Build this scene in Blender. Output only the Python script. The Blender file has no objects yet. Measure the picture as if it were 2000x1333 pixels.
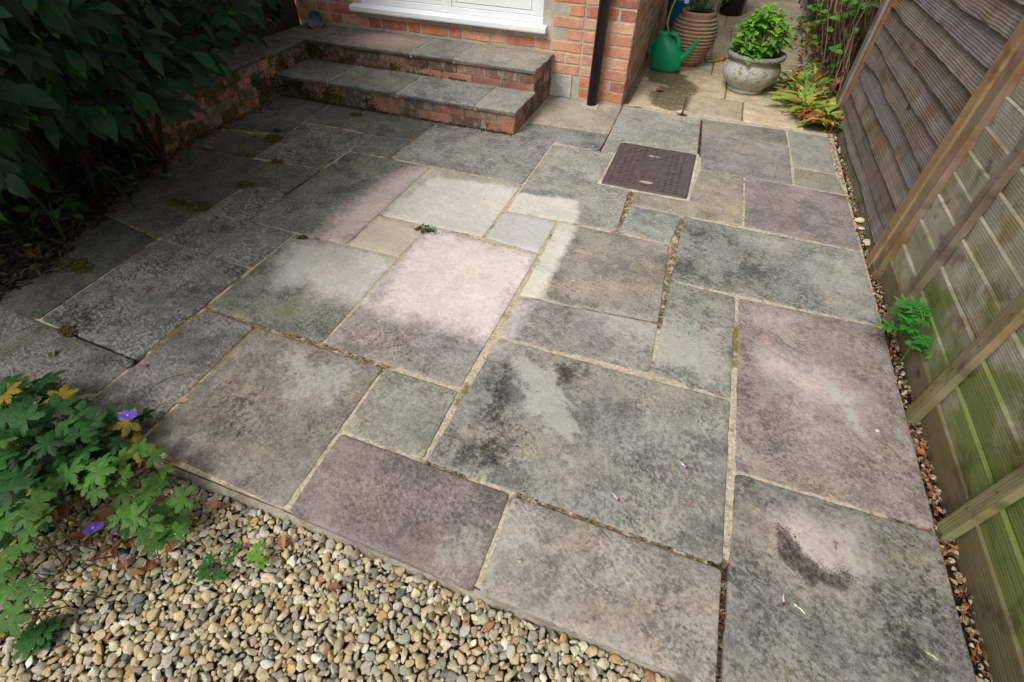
import bpy, bmesh, math, random
import numpy as np
from mathutils import Vector, Matrix, Euler, noise

S = bpy.context.scene
COL = S.collection
rnd = random.Random(7)

# ------------------------------------------------------------------ camera, sky, sun, exposure
cam_d = bpy.data.cameras.new('camera')
cam_d.sensor_width = 36.0
cam_d.lens = 17.084
cam_d.clip_start = 0.02
cam_d.clip_end = 400
cam = bpy.data.objects.new('camera', cam_d)
COL.objects.link(cam)
cam.matrix_world = Matrix(((0.93956, -0.25702, 0.226204, 0), (0.341704, 0.662249, -0.666832, 0),
                           (0.021585, 0.703823, 0.710047, 1.3), (0, 0, 0, 1)))
S.camera = cam

SUN_EL, SUN_AZ = 52.0, 205.0        # direction the light comes from: azimuth clockwise from +Y
w = bpy.data.worlds.new('World'); S.world = w; w.use_nodes = True
wn = w.node_tree; wn.nodes.clear()
sky = wn.nodes.new('ShaderNodeTexSky'); sky.sky_type = 'NISHITA'; sky.sun_disc = False
sky.sun_elevation = math.radians(SUN_EL); sky.sun_rotation = math.radians(SUN_AZ)
sky.dust_density = 4.0; sky.air_density = 1.0; sky.ozone_density = 1.0
hs = wn.nodes.new('ShaderNodeHueSaturation'); hs.inputs['Saturation'].default_value = 0.10
bg = wn.nodes.new('ShaderNodeBackground'); bg.inputs['Strength'].default_value = 0.10
wo = wn.nodes.new('ShaderNodeOutputWorld')
wn.links.new(sky.outputs[0], hs.inputs['Color']); wn.links.new(hs.outputs[0], bg.inputs['Color'])
wn.links.new(bg.outputs[0], wo.inputs['Surface'])
sl = bpy.data.lights.new('sun', 'SUN'); sl.energy = 1.5; sl.angle = math.radians(22); sl.color = (1.0, 0.965, 0.91)
so = bpy.data.objects.new('sun', sl); COL.objects.link(so)
az, el = math.radians(SUN_AZ), math.radians(SUN_EL)
sd = Vector((math.sin(az) * math.cos(el), math.cos(az) * math.cos(el), math.sin(el)))
so.rotation_euler = sd.to_track_quat('Z', 'Y').to_euler(); so.location = (0, 0, 6)
S.view_settings.view_transform = 'Standard'; S.view_settings.look = 'None'
S.view_settings.gamma = 1.0; S.view_settings.use_curve_mapping = False
S.view_settings.exposure = 0.5

# ------------------------------------------------------------------ small helpers
def lin(c, k=1.0):
    r = []
    for v in c[:3]:
        v = v / 255.0
        r.append((v / 12.92 if v <= 0.04045 else ((v + 0.055) / 1.055) ** 2.4) * k)
    return tuple(r)

def tag(o, label=None, cat=None, group=None, kind=None):
    if label: o['label'] = label
    if cat: o['category'] = cat
    if group: o['group'] = group
    if kind: o['kind'] = kind
    return o

def link(name, data, parent=None, loc=None, rot=None, scale=None, **props):
    o = bpy.data.objects.new(name, data); COL.objects.link(o)
    if parent is not None: o.parent = parent
    if loc is not None: o.location = loc
    if rot is not None: o.rotation_euler = rot
    if scale is not None: o.scale = scale
    for k, v in props.items(): o[k] = v
    return o

def empty(name, loc=(0, 0, 0), rz=0.0):
    o = bpy.data.objects.new(name, None); o.empty_display_size = 0.1; COL.objects.link(o)
    o.location = loc; o.rotation_euler = (0, 0, rz)
    return o

def mesh(name, verts, faces, mat=None, smooth=False):
    me = bpy.data.meshes.new(name)
    me.from_pydata([tuple(v) for v in verts], [], faces)
    if mat: me.materials.append(mat)
    if smooth: me.polygons.foreach_set('use_smooth', [True] * len(me.polygons))
    me.update()
    return me

def bm_mesh(name, bm, mat=None, smooth=False):
    me = bpy.data.meshes.new(name)
    bm.normal_update(); bm.to_mesh(me); bm.free()
    if mat: me.materials.append(mat)
    if smooth: me.polygons.foreach_set('use_smooth', [True] * len(me.polygons))
    return me

def add_box(bm, x0, x1, y0, y1, z0, z1, bevel=0.0, jitter=0.0):
    m = Matrix.Translation(((x0 + x1) / 2, (y0 + y1) / 2, (z0 + z1) / 2)) @ Matrix.Diagonal((x1 - x0, y1 - y0, z1 - z0, 1))
    r = bmesh.ops.create_cube(bm, size=1.0, matrix=m)
    vs = r['verts']
    if bevel:
        es = list({e for v in vs for e in v.link_edges})
        bb = bmesh.ops.bevel(bm, geom=es, offset=bevel, segments=2, affect='EDGES', profile=0.6)
        vs = bb['verts']
    if jitter:
        for v in vs:
            v.co += Vector(noise.noise_vector(v.co * 23.0)) * jitter
    return vs

def tube(pts, rad, sides=6, closed_end=True):
    """verts, faces of a tube through pts; rad is a number or a list"""
    V, F = [], []
    n = len(pts); pts = [Vector(p) for p in pts]
    up = Vector((0, 0, 1))
    prev = None
    for i, p in enumerate(pts):
        t = (pts[min(i + 1, n - 1)] - pts[max(i - 1, 0)])
        t = t.normalized() if t.length > 1e-9 else Vector((0, 0, 1))
        if prev is None:
            a = t.orthogonal().normalized()
        else:
            a = (prev - t * prev.dot(t))
            a = a.normalized() if a.length > 1e-6 else t.orthogonal().normalized()
        prev = a; b = t.cross(a)
        r = rad[i] if isinstance(rad, (list, tuple)) else rad
        for k in range(sides):
            an = 2 * math.pi * k / sides
            V.append(p + (a * math.cos(an) + b * math.sin(an)) * r)
    for i in range(n - 1):
        for k in range(sides):
            k2 = (k + 1) % sides
            F.append((i * sides + k, i * sides + k2, (i + 1) * sides + k2, (i + 1) * sides + k))
    if closed_end:
        F.append(tuple(reversed(range(sides)))); F.append(tuple(range((n - 1) * sides, n * sides)))
    return V, F

def lathe(profile, sides=40, mod=None):
    """profile: list of (r, z); mod(angle, i)->radius factor"""
    V, F = [], []
    for i, (r, z) in enumerate(profile):
        for k in range(sides):
            a = 2 * math.pi * k / sides
            rr = r * (mod(a, i) if mod else 1.0)
            V.append((rr * math.cos(a), rr * math.sin(a), z))
    for i in range(len(profile) - 1):
        for k in range(sides):
            k2 = (k + 1) % sides
            F.append((i * sides + k, i * sides + k2, (i + 1) * sides + k2, (i + 1) * sides + k))
    return V, F

class Soup:
    """collects many transformed copies into one mesh with a per-vertex tone"""
    def __init__(self): self.V = []; self.F = []; self.T = []; self.U = []; self.n = 0
    def add(self, V, F, M=None, tone=(0.5, 0.5, 0.5), uv=None):
        A = np.asarray([tuple(v) for v in V], dtype=np.float64)
        if M is not None:
            m = np.array(M)
            A = A @ m[:3, :3].T + m[:3, 3]
        self.V.append(A); n = self.n
        self.F.extend([tuple(i + n for i in f) for f in F])
        self.T.append(np.tile(np.array([tone[0], tone[1], tone[2], 1.0]), (len(A), 1)))
        self.U.append(np.asarray(uv) if uv is not None else np.zeros((len(A), 2)))
        self.n += len(A)
    def build(self, name, mat, parent=None, smooth=True, **props):
        V = np.concatenate(self.V)
        me = bpy.data.meshes.new(name); me.from_pydata(V.tolist(), [], self.F)
        at = me.color_attributes.new('tone', 'FLOAT_COLOR', 'POINT')
        at.data.foreach_set('color', np.concatenate(self.T).astype(np.float32).ravel())
        fu = me.attributes.new('luv', 'FLOAT_VECTOR', 'POINT')
        U = np.concatenate(self.U); U3 = np.zeros((len(U), 3), np.float32); U3[:, :2] = U
        fu.data.foreach_set('vector', U3.ravel())
        me.materials.append(mat)
        if smooth: me.polygons.foreach_set('use_smooth', [True] * len(me.polygons))
        me.update()
        return link(name, me, parent, **props)

# ------------------------------------------------------------------ node helpers
class NT:
    def __init__(self, name):
        self.m = bpy.data.materials.new(name); self.m.use_nodes = True
        self.t = self.m.node_tree; self.t.nodes.clear()
        self.out = self.t.nodes.new('ShaderNodeOutputMaterial')
        self.bs = self.t.nodes.new('ShaderNodeBsdfPrincipled')
        self.t.links.new(self.bs.outputs[0], self.out.inputs['Surface'])
        self.set(self.bs.inputs['Roughness'], 0.85)
        self.set(self.bs.inputs['Specular IOR Level'], 0.3)
    def set(self, sock, v):
        if isinstance(v, bpy.types.NodeSocket): self.t.links.new(v, sock)
        elif v is not None:
            try: sock.default_value = v
            except Exception: sock.default_value = (*v, 1.0)
    def n(self, kind, **attrs):
        nd = self.t.nodes.new(kind)
        for k, v in attrs.items(): setattr(nd, k, v)
        return nd
    def pos(self): return self.n('ShaderNodeNewGeometry').outputs['Position']
    def obj(self): return self.n('ShaderNodeTexCoord').outputs['Object']
    def rand(self): return self.n('ShaderNodeObjectInfo').outputs['Random']
    def attr(self, name, kind='OBJECT', out='Color'):
        return self.n('ShaderNodeAttribute', attribute_type=kind, attribute_name=name).outputs[out]
    def vm(self, op, a, b=None):
        nd = self.n('ShaderNodeVectorMath', operation=op); self.set(nd.inputs[0], a)
        if b is not None: self.set(nd.inputs['Scale'] if op == 'SCALE' else nd.inputs[1], b)
        return nd.outputs[0]
    def m_(self, op, a, b=None, c=None, clamp=False):
        nd = self.n('ShaderNodeMath', operation=op); nd.use_clamp = clamp
        self.set(nd.inputs[0], a)
        if b is not None: self.set(nd.inputs[1], b)
        if c is not None: self.set(nd.inputs[2], c)
        return nd.outputs[0]
    def noise(self, vec, scale, detail=3.0, rough=0.55, dist=0.0):
        nd = self.n('ShaderNodeTexNoise'); self.set(nd.inputs['Vector'], vec)
        nd.inputs['Scale'].default_value = scale; nd.inputs['Detail'].default_value = detail
        nd.inputs['Roughness'].default_value = rough; nd.inputs['Distortion'].default_value = dist
        return nd.outputs['Fac']
    def voro(self, vec, scale, out='Distance', feature='F1'):
        nd = self.n('ShaderNodeTexVoronoi', feature=feature); self.set(nd.inputs['Vector'], vec)
        nd.inputs['Scale'].default_value = scale
        return nd.outputs[out]
    def mr(self, v, a, b, c=0.0, d=1.0, smooth=True):
        nd = self.n('ShaderNodeMapRange'); nd.interpolation_type = 'SMOOTHSTEP' if smooth else 'LINEAR'
        self.set(nd.inputs['Value'], v)
        for k, x in zip(('From Min', 'From Max', 'To Min', 'To Max'), (a, b, c, d)): self.set(nd.inputs[k], x)
        return nd.outputs[0]
    def mix(self, f, a, b, mode='MIX'):
        nd = self.n('ShaderNodeMix', data_type='RGBA', blend_type=mode)
        self.set(nd.inputs['Factor'], f); self.set(nd.inputs[6], a); self.set(nd.inputs[7], b)
        return nd.outputs[2]
    def scale_col(self, c, f): return self.vm('SCALE', c, f)
    def mapv(self, vec, scale=(1, 1, 1), rot=(0, 0, 0), loc=(0, 0, 0)):
        nd = self.n('ShaderNodeMapping'); self.set(nd.inputs['Vector'], vec)
        nd.inputs['Scale'].default_value = scale; nd.inputs['Rotation'].default_value = rot
        nd.inputs['Location'].default_value = loc
        return nd.outputs[0]
    def bump(self, h, dist=0.003, strength=1.0, normal=None):
        nd = self.n('ShaderNodeBump'); self.set(nd.inputs['Height'], h)
        nd.inputs['Distance'].default_value = dist; nd.inputs['Strength'].default_value = strength
        if normal is not None: self.set(nd.inputs['Normal'], normal)
        return nd.outputs[0]
    def fin(self, color, normal=None, rough=None):
        self.set(self.bs.inputs['Base Color'], color)
        if normal is not None: self.set(self.bs.inputs['Normal'], normal)
        if rough is not None: self.set(self.bs.inputs['Roughness'], rough)
        return self.m

# ------------------------------------------------------------------ materials
def mat_stone():
    t = NT('riven_sandstone')
    p = t.pos(); r = t.rand()
    off = t.vm('SCALE', (17.0, 9.0, 5.0), r)
    q = t.vm('ADD', p, off)
    rot = t.n('ShaderNodeVectorRotate', rotation_type='Z_AXIS'); t.set(rot.inputs['Vector'], q)
    t.set(rot.inputs['Angle'], t.attr('grain', out='Fac'))
    gq = rot.outputs[0]
    tone = t.attr('tone'); clean = t.attr('clean'); lich = t.attr('lichen', out='Fac'); dark = t.attr('dark', out='Fac')
    mk = t.n('ShaderNodeAttribute', attribute_type='GEOMETRY', attribute_name='marks')
    sep = t.n('ShaderNodeSeparateColor'); t.set(sep.inputs[0], mk.outputs['Color'])
    mc, mg, md, mp = sep.outputs[0], sep.outputs[1], sep.outputs[2], mk.outputs['Alpha']
    big = t.noise(q, 2.6, 5, 0.6)
    mid = t.noise(q, 11.0, 6, 0.65, 0.3)
    fine = t.noise(q, 130.0, 4, 0.7)
    fine2 = t.noise(t.vm('ADD', q, (3.1, 5.2, 1.1)), 55.0, 6, 0.75, 0.4)
    grain = t.noise(t.mapv(gq, (9.0, 34.0, 9.0)), 1.0, 6, 0.7, 0.6)
    col = t.scale_col(tone, t.mr(big, 0.3, 0.7, 0.80, 1.22, False))
    col = t.scale_col(col, t.mr(mid, 0.3, 0.7, 0.80, 1.22, False))
    col = t.scale_col(col, t.mr(grain, 0.3, 0.7, 0.86, 1.15, False))
    col = t.scale_col(col, t.mr(fine, 0.3, 0.7, 0.62, 1.42, False))
    hue = t.noise(t.vm('ADD', q, (9, 2, 4)), 5.0, 4, 0.6)
    col = t.mix(t.mr(hue, 0.45, 0.68), col, t.vm('MULTIPLY', col, (1.20, 1.05, 0.84)))
    hue2 = t.noise(t.vm('ADD', q, (1, 12, 6)), 6.0, 4, 0.6)
    col = t.mix(t.mr(hue2, 0.5, 0.7), col, t.vm('MULTIPLY', col, (0.94, 0.97, 1.0)))
    # broad blotches: bare paler stone and dark algae film, with granular edges
    bl = t.noise(t.vm('ADD', q, (13, 5, 2)), 8.0, 12, 0.84, 0.1)
    bp = t.m_('MULTIPLY', t.mr(bl, 0.50, 0.56), t.m_('ADD', 0.25, t.m_('MULTIPLY', lich, 0.75)))
    col = t.mix(t.m_('MULTIPLY', bp, 0.8), col, t.vm('ADD', t.scale_col(tone, 1.0), (0.135, 0.118, 0.086)))
    bd = t.noise(t.vm('ADD', q, (3, 15, 8)), 5.5, 12, 0.84, 0.1)
    bq = t.m_('MULTIPLY', t.mr(bd, 0.505, 0.565), dark)
    ds = t.voro(t.vm('ADD', q, (2, 6, 1)), 62.0)
    dq = t.m_('MULTIPLY', t.mr(ds, 0.36, 0.26), t.mr(t.noise(t.vm('ADD', q, (11, 3, 7)), 6.5, 5, 0.65), 0.53, 0.60))
    col = t.mix(bq, col, t.vm('ADD', t.scale_col(tone, 0.26), (0.012, 0.014, 0.015)))
    col = t.mix(t.m_('MULTIPLY', dq, t.m_('MULTIPLY', dark, 1.1)), col, t.scale_col(tone, 0.34))
    # dark algae freckles
    dn = t.noise(t.vm('ADD', q, (4, 8, 2)), 88.0, 5, 0.74, 0.08)
    dz = t.m_('MULTIPLY', t.mr(dn, 0.49, 0.56), t.mr(t.noise(q, 6.0, 3, 0.6), 0.40, 0.60, 0.25, 1.0))
    col = t.mix(t.m_('MULTIPLY', dz, dark), col, t.scale_col(col, 0.36))
    # pale lichen freckles
    ln = t.noise(t.mapv(gq, (60.0, 96.0, 60.0), loc=(2, 3, 1)), 1.0, 6, 0.76, 0.08)
    lz = t.m_('MULTIPLY', t.mr(ln, 0.49, 0.56), t.mr(t.noise(t.vm('ADD', q, (7, 7, 1)), 4.5, 4, 0.65), 0.40, 0.58, 0.25, 1.0))
    pale = t.vm('ADD', t.scale_col(tone, 1.15), (0.20, 0.19, 0.165))
    col = t.mix(t.m_('MULTIPLY', lz, lich), col, pale)
    # round lichen spots
    vo = t.voro(q, 34.0); vc = t.voro(q, 34.0, out='Color')
    sp = t.m_('MULTIPLY', t.mr(vo, 0.34, 0.22), t.mr(t.m_('ADD', vc, 0.0), 0.70, 0.78))
    col = t.mix(t.m_('MULTIPLY', sp, t.m_('MULTIPLY', lich, 0.55)), col, pale)
    # pressure-washed stone
    e = t.m_('ADD', mc, t.m_('MULTIPLY', t.m_('SUBTRACT', fine2, 0.5), 1.0))
    e = t.m_('ADD', e, t.m_('MULTIPLY', t.m_('SUBTRACT', mid, 0.5), 0.35))
    cc = t.scale_col(clean, t.mr(big, 0.3, 0.7, 0.86, 1.08, False)); cc = t.scale_col(cc, t.mr(fine2, 0.3, 0.7, 0.88, 1.08, False))
    cc = t.scale_col(cc, t.mr(mid, 0.3, 0.7, 0.90, 1.07, False))
    cc = t.scale_col(cc, t.mr(grain, 0.3, 0.7, 0.93, 1.05, False))
    cc = t.mix(t.mr(hue, 0.5, 0.66), cc, t.vm('MULTIPLY', cc, (1.03, 0.985, 0.88)))
    cc = t.mix(t.m_('MULTIPLY', t.mr(dn, 0.55, 0.61), 0.4), cc, t.scale_col(cc, 0.55))
    col = t.mix(t.mr(e, 0.16, 0.86, smooth=False), col, cc)
    f = t.m_('ADD', mp, t.m_('MULTIPLY', t.m_('SUBTRACT', fine2, 0.5), 2.6))
    col = t.mix(t.m_('MULTIPLY', t.mr(f, 0.25, 0.8, smooth=False), 0.9), col, t.vm('ADD', t.scale_col(col, 0.35), (0.33, 0.315, 0.265)))
    g = t.m_('ADD', mg, t.m_('MULTIPLY', t.m_('SUBTRACT', fine2, 0.5), 1.0))
    col = t.mix(t.m_('MULTIPLY', t.mr(g, 0.2, 0.9), 0.8), col, t.vm('MULTIPLY', t.vm('ADD', col, (0.03, 0.035, 0.0)), (0.72, 0.78, 0.32)))
    d = t.m_('ADD', md, t.m_('MULTIPLY', t.m_('SUBTRACT', fine2, 0.5), 2.4))
    col = t.mix(t.m_('MULTIPLY', t.mr(d, 0.3, 0.75), 0.9), col, t.vm('MULTIPLY', col, (0.27, 0.235, 0.21)))
    col = t.mix(t.m_('MULTIPLY', t.mr(t.m_('ADD', md, t.m_('MULTIPLY', t.m_('SUBTRACT', dn, 0.5), 2.0)), 0.78, 1.1), 0.85), col, (0.040, 0.028, 0.022))
    hsn = t.n('ShaderNodeHueSaturation'); hsn.inputs['Saturation'].default_value = 0.64; t.set(hsn.inputs['Color'], col); col = hsn.outputs[0]
    h = t.m_('ADD', t.m_('MULTIPLY', grain, 0.35), t.m_('MULTIPLY', mid, 0.8))
    h = t.m_('ADD', h, t.m_('MULTIPLY', fine2, 0.35)); h = t.m_('ADD', h, t.m_('MULTIPLY', fine, 0.12))
    tn = t.noise(t.vm('ADD', gq, (6, 1, 3)), 2.6, 7, 0.55, 0.25)
    h = t.m_('ADD', h, t.m_('MULTIPLY', t.m_('SNAP', tn, 0.075), 3.2))
    return t.fin(col, t.bump(h, 0.007, 0.8), 0.88)

def mat_mortar():
    t = NT('joint_mortar'); p = t.pos()
    mk = t.n('ShaderNodeAttribute', attribute_type='GEOMETRY', attribute_name='marks')
    sep = t.n('ShaderNodeSeparateColor'); t.set(sep.inputs[0], mk.outputs['Color'])
    a = t.noise(p, 9.0, 4, 0.6); b = t.noise(p, 90.0, 5, 0.7); c = t.noise(t.vm('ADD', p, (5, 1, 2)), 22.0, 4, 0.65)
    col = t.mix(t.mr(b, 0.3, 0.7), (0.36, 0.30, 0.21), (0.68, 0.60, 0.45))
    col = t.mix(t.mr(a, 0.57, 0.68), col, t.mix(b, (0.10, 0.075, 0.045), (0.34, 0.25, 0.14)))
    col = t.mix(t.m_('MULTIPLY', t.mr(c, 0.58, 0.66), 0.5), col, (0.16, 0.14, 0.04))
    br = t.m_('MULTIPLY', sep.outputs[0], t.mr(c, 0.36, 0.52))
    col = t.mix(br, col, t.mix(t.mr(b, 0.35, 0.65), (0.07, 0.05, 0.03), (0.36, 0.25, 0.14)))
    mo = t.m_('MULTIPLY', sep.outputs[1], t.mr(c, 0.36, 0.50))
    col = t.mix(mo, col, t.mix(b, (0.10, 0.09, 0.015), (0.33, 0.27, 0.05)))
    dk = t.m_('MULTIPLY', sep.outputs[2], t.mr(c, 0.25, 0.42))
    col = t.mix(dk, col, t.mix(t.mr(b, 0.4, 0.7), (0.018, 0.013, 0.01), (0.16, 0.09, 0.05)))
    return t.fin(col, t.bump(t.m_('ADD', b, t.m_('MULTIPLY', c, 1.5)), 0.006, 0.9), 0.95)

def mat_cement(name='cement', ca=(0.23, 0.20, 0.15), cb=(0.42, 0.37, 0.28), moss=0.0):
    t = NT(name); p = t.pos()
    a = t.noise(p, 7.0, 5, 0.6); b = t.noise(p, 80.0, 5, 0.7)
    col = t.mix(t.mr(a, 0.3, 0.7), ca, cb); col = t.scale_col(col, t.mr(b, 0.25, 0.75, 0.7, 1.25, False))
    if moss:
        col = mossy(t, col, p, b)
    return t.fin(col, t.bump(t.m_('ADD', b, a), 0.005, 0.8), 0.95)

def mossy(t, col, p, fine):
    """green-brown moss in ragged patches on old masonry, more to the left; base colour darker leftwards"""
    sp = t.n('ShaderNodeSeparateXYZ'); t.set(sp.inputs[0], p)
    left = t.mr(sp.outputs[0], -1.35, -2.75)
    n = t.noise(p, 7.0, 5, 0.65, 0.4); n2 = t.noise(t.vm('ADD', p, (3, 3, 3)), 28.0, 4, 0.7)
    v = t.m_('ADD', n, t.m_('MULTIPLY', t.m_('SUBTRACT', n2, 0.5), 0.35))
    thr = t.mr(left, 0, 1, 0.68, 0.50, False)
    f = t.mr(t.m_('SUBTRACT', v, thr), -0.02, 0.05)
    col = t.mix(t.m_('MULTIPLY', left, 0.5), col, t.vm('MULTIPLY', col, (0.62, 0.66, 0.66)))  # colour multiplied smoothly darker towards the left
    w_ = t.noise(t.vm('ADD', p, (8, 1, 5)), 16.0, 6, 0.75)
    col = t.mix(t.m_('MULTIPLY', t.mr(w_, 0.52, 0.64), 0.6), col, (0.42, 0.39, 0.34))
    return t.mix(t.m_('MULTIPLY', f, 0.92), col, t.mix(fine, (0.03, 0.032, 0.008), (0.13, 0.11, 0.03)))

def mat_brick(name='clay_brick', moss=False, band=0.35):
    t = NT(name); p = t.pos(); o = t.obj(); r = t.rand()
    q = t.vm('ADD', p, t.vm('SCALE', (11, 7, 5), r))
    tone = t.attr('tone')
    a = t.noise(q, 14.0, 5, 0.65); b = t.noise(q, 110.0, 5, 0.75); c = t.noise(q, 30.0, 4, 0.6)
    tint = t.n('ShaderNodeHueSaturation'); tint.inputs['Saturation'].default_value = 0.78 if moss else 0.86; t.set(tint.inputs['Color'], tone)
    col = t.scale_col(tint.outputs[0], t.mr(a, 0.3, 0.7, 0.78, 1.25, False))
    col = t.scale_col(col, t.mr(b, 0.25, 0.75, 0.75, 1.22, False))
    # kiss marks: paler bands across the brick
    sx = t.n('ShaderNodeSeparateXYZ'); t.set(sx.inputs[0], o)
    bd = t.m_('ADD', t.m_('MULTIPLY', sx.outputs[0], 1.4), t.m_('MULTIPLY', r, 13.0))
    wv = t.m_('SINE', t.m_('MULTIPLY', bd, 5.0))
    wv = t.m_('ADD', wv, t.m_('MULTIPLY', t.m_('SUBTRACT', c, 0.5), 0.6))
    col = t.mix(t.m_('MULTIPLY', t.mr(wv, 0.55, 0.72), band), col, (0.62, 0.40, 0.26))
    e = t.noise(t.vm('ADD', q, (2, 9, 4)), 18.0, 6, 0.75)
    col = t.mix(t.m_('MULTIPLY', t.mr(e, 0.55, 0.68), 0.45), col, (0.55, 0.46, 0.38))
    dk = t.noise(t.vm('ADD', q, (6, 2, 8)), 40.0, 5, 0.7)
    col = t.mix(t.m_('MULTIPLY', t.mr(dk, 0.58, 0.66), 0.6), col, t.scale_col(col, 0.4))
    if moss: col = mossy(t, col, p, b)
    return t.fin(col, t.bump(t.m_('ADD', t.m_('MULTIPLY', b, 0.5), c), 0.004, 0.8), 0.9)

def mat_wood(name, algae=False, ridge=1.0, upright=False, rib=1.0):
    t = NT(name); o = t.obj(); p = t.pos(); r = t.rand()
    q = t.vm('ADD', p, t.vm('SCALE', (3, 17, 9), r))
    if upright: q = t.mapv(q, rot=(math.radians(90), 0, 0))
    tone = t.attr('tone')
    warp = t.noise(t.mapv(q, (1, 4.0, 9.0)), 1.0, 3, 0.5)
    qw = t.vm('ADD', q, t.vm('SCALE', (0, 0, 0.014), warp))
    g1 = t.noise(t.mapv(qw, (8, 2.2, 120.0)), 1.0, 4, 0.6)
    wv = t.n('ShaderNodeTexWave', wave_type='BANDS', bands_direction='Z'); t.set(wv.inputs['Vector'], qw)
    wv.inputs['Scale'].default_value = 30.0; wv.inputs['Distortion'].default_value = 0.9
    wv.inputs['Detail'].default_value = 3.0; wv.inputs['Detail Scale'].default_value = 1.5
    g2 = wv.outputs['Fac']
    band = t.noise(t.mapv(q, (4, 9.0, 5.0)), 1.0, 4, 0.6)
    blot = t.noise(q, 5.0, 4, 0.6)
    col = t.scale_col(tone, t.mr(g1, 0.3, 0.7, 1 - .30 * rib, 1 + .28 * rib, False))
    col = t.scale_col(col, t.mr(g2, 0.0, 1.0, 1 - .08 * rib, 1 + .06 * rib, False))
    col = t.mix(t.mr(band, 0.45, 0.68), col, t.vm('MULTIPLY', col, (1.25, 1.27, 1.34)))
    col = t.mix(t.mr(blot, 0.50, 0.68), col, t.vm('MULTIPLY', col, (0.82, 0.66, 0.50)))
    # knots
    vd = t.voro(t.mapv(q, (1, 3.2, 6.0)), 1.0)
    kn = t.mr(vd, 0.11, 0.04)
    col = t.mix(t.m_('MULTIPLY', kn, 0.85), col, (0.035, 0.025, 0.018))
    if algae:
        sp = t.n('ShaderNodeSeparateXYZ'); t.set(sp.inputs[0], p)
        n = t.noise(t.mapv(p, (1, 5.0, 7.0)), 1.0, 5, 0.6, 0.3)
        low = t.mr(sp.outputs[2], 0.55, 0.05, 0.0, 0.15); near = t.mr(sp.outputs[1], 2.1, 0.5, 0.0, 0.28)
        v = t.m_('ADD', t.m_('ADD', n, low), near)
        al = t.attr('algae', out='Fac')
        f = t.m_('MULTIPLY', t.mr(v, 0.56, 0.80), al)
        col = t.mix(t.m_('MULTIPLY', f, 0.85), col, t.mix(g1, (0.07, 0.105, 0.012), (0.20, 0.26, 0.045)))
        n2 = t.noise(t.mapv(t.vm('ADD', p, (4, 4, 4)), (1, 6.0, 7.0)), 1.0, 4, 0.6, 0.5)
        col = t.mix(t.m_('MULTIPLY', t.mr(n2, 0.52, 0.66), 0.72), col, t.vm('MULTIPLY', col, (0.44, 0.37, 0.32)))
    h = t.m_('ADD', t.m_('MULTIPLY', g1, 0.6), t.m_('MULTIPLY', g2, 0.55))
    return t.fin(col, t.bump(h, 0.0022 * ridge, 1.0), 0.88)

def mat_leaf(name, src='OBJECT', rough=0.5, trans=0.25, vein=0.35):
    t = NT(name)
    tone = t.attr('tone', src); uv = t.attr('luv', 'GEOMETRY', 'Vector')
    sp = t.n('ShaderNodeSeparateXYZ'); t.set(sp.inputs[0], uv)
    au = t.m_('ABSOLUTE', sp.outputs[0])
    mid = t.mr(au, 0.10, 0.03)
    side = t.m_('SINE', t.m_('MULTIPLY', t.m_('SUBTRACT', sp.outputs[1], t.m_('MULTIPLY', au, 0.25)), 46.0))
    side = t.mr(side, 0.82, 0.97)
    v = t.m_('MAXIMUM', mid, t.m_('MULTIPLY', side, 0.6))
    p = t.pos(); a = t.noise(p, 45.0, 4, 0.6); b = t.noise(p, 200.0, 2, 0.6)
    col = t.scale_col(tone, t.mr(a, 0.3, 0.7, 0.78, 1.25, False))
    col = t.mix(t.m_('MULTIPLY', v, vein), col, t.vm('ADD', t.scale_col(col, 1.5), (0.02, 0.035, 0.01)))
    tr = t.n('ShaderNodeBsdfTranslucent'); t.set(tr.inputs['Color'], t.vm('MULTIPLY', col, (1.3, 1.5, 0.7)))
    mx = t.n('ShaderNodeMixShader'); mx.inputs[0].default_value = trans
    t.fin(col, t.bump(t.m_('ADD', b, t.m_('MULTIPLY', v, -1.5)), 0.0015, 0.6), rough)
    t.bs.inputs['Specular IOR Level'].default_value = 0.22
    t.t.links.new(t.bs.outputs[0], mx.inputs[1]); t.t.links.new(tr.outputs[0], mx.inputs[2])
    t.t.links.new(mx.outputs[0], t.out.inputs['Surface'])
    return t.m

def mat_tone(name, src='GEOMETRY', rough=0.8, amp=0.3, scale=60.0, bump=0.0015):
    t = NT(name); p = t.pos()
    a = t.noise(p, scale, 5, 0.65); b = t.noise(p, scale * 4, 3, 0.6)
    col = t.scale_col(t.attr('tone', src), t.mr(a, 0.3, 0.7, 1 - amp, 1 + amp, False))
    col = t.scale_col(col, t.mr(b, 0.3, 0.7, 0.85, 1.15, False))
    return t.fin(col, t.bump(t.m_('ADD', a, b), bump, 0.8), rough)

def mat_plain(name, c, rough=0.5, amp=0.06, scale=25.0, bump=0.0, spec=0.4):
    t = NT(name); p = t.pos(); a = t.noise(p, scale, 4, 0.6)
    col = t.scale_col(t.n('ShaderNodeRGB').outputs[0], t.mr(a, 0.3, 0.7, 1 - amp, 1 + amp, False))
    for nd in t.t.nodes:
        if nd.bl_idname == 'ShaderNodeRGB': nd.outputs[0].default_value = (*c, 1)
    t.bs.inputs['Specular IOR Level'].default_value = spec
    return t.fin(col, t.bump(a, bump, 0.7) if bump else None, rough)

def mat_soil(name, ca, cb, scale=30.0):
    t = NT(name); p = t.pos(); a = t.noise(p, scale, 6, 0.7); b = t.noise(p, scale * 5, 4, 0.7)
    col = t.mix(t.mr(a, 0.3, 0.7), ca, cb); col = t.scale_col(col, t.mr(b, 0.3, 0.7, 0.6, 1.4, False))
    return t.fin(col, t.bump(t.m_('ADD', a, b), 0.012, 1.0), 0.97)

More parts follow.
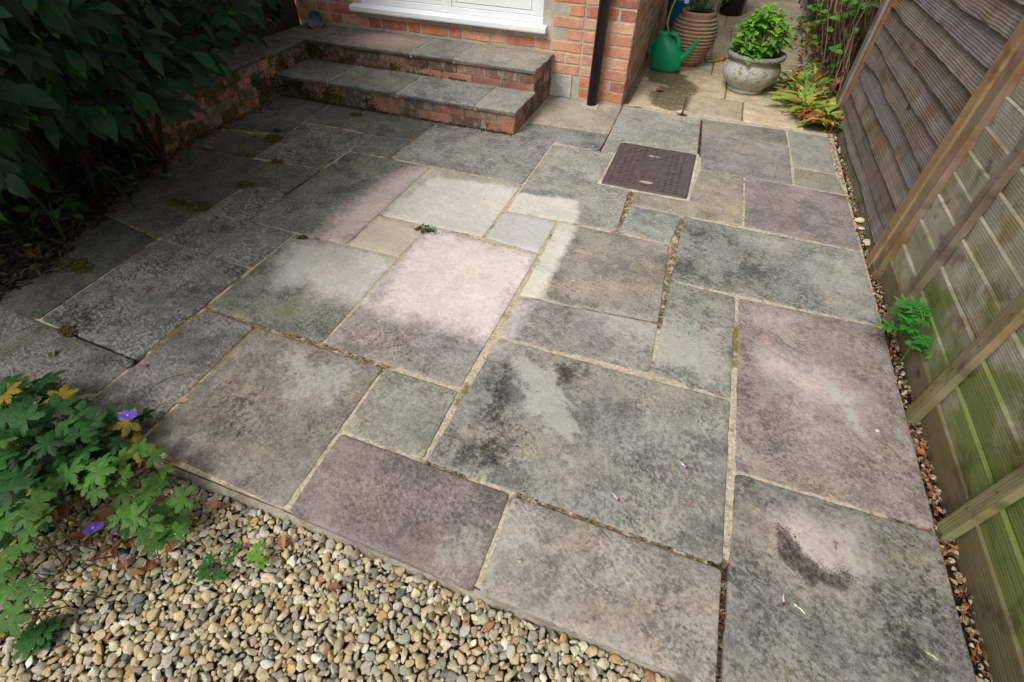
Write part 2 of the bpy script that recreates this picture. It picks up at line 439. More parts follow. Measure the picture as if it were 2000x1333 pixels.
STONE = mat_stone(); MORTAR = mat_mortar()
CEMENT = mat_cement('wall_cement', (0.40, 0.36, 0.28), (0.60, 0.55, 0.44))
CEMENT_OLD = mat_cement('old_cement', (0.20, 0.17, 0.13), (0.40, 0.35, 0.27), moss=1.0)
BRICK = mat_brick('clay_brick'); BRICK_OLD = mat_brick('old_mossy_brick', moss=True, band=0.12)
WOOD = mat_wood('weathered_wood'); WOOD_A = mat_wood('algae_wood', algae=True, ridge=0.3, rib=0.55)
WOOD_V = mat_wood('upright_wood', ridge=0.6, upright=True); WOOD_AV = mat_wood('upright_algae_wood', algae=True, ridge=0.3, upright=True, rib=0.7)
LEAF = mat_leaf('leaf'); LEAF_S = mat_leaf('leaf_soup', 'GEOMETRY')
DRY = mat_leaf('dry_leaf', rough=0.8, trans=0.1, vein=0.15); DRY_S = mat_leaf('dry_leaf_soup', 'GEOMETRY', 0.8, 0.1, 0.15)
PEBBLE = mat_tone('pebble', 'GEOMETRY', 0.7, 0.22, 70.0); BITS = mat_tone('debris_bits', 'GEOMETRY', 0.9, 0.3, 90.0)
BARK = mat_tone('bark', 'GEOMETRY', 0.9, 0.35, 60.0, 0.003)
SOIL = mat_soil('dark_soil', (0.012, 0.009, 0.006), (0.045, 0.032, 0.02))
GRIT = mat_soil('grit', (0.06, 0.05, 0.035), (0.16, 0.13, 0.09), 60)
MOSS = mat_soil('moss', (0.07, 0.055, 0.008), (0.22, 0.16, 0.035), 70)
MOSS_DK = mat_soil('dark_moss', (0.035, 0.036, 0.008), (0.13, 0.115, 0.025), 70)
WHITE = mat_plain('white_upvc', (0.84, 0.86, 0.88), 0.25, 0.02, 4)
BLACKP = mat_plain('black_pipe_plastic', (0.012, 0.014, 0.017), 0.38, 0.25, 40)
GREENP = mat_plain('green_plastic', (0.006, 0.33, 0.13), 0.36, 0.05, 10)
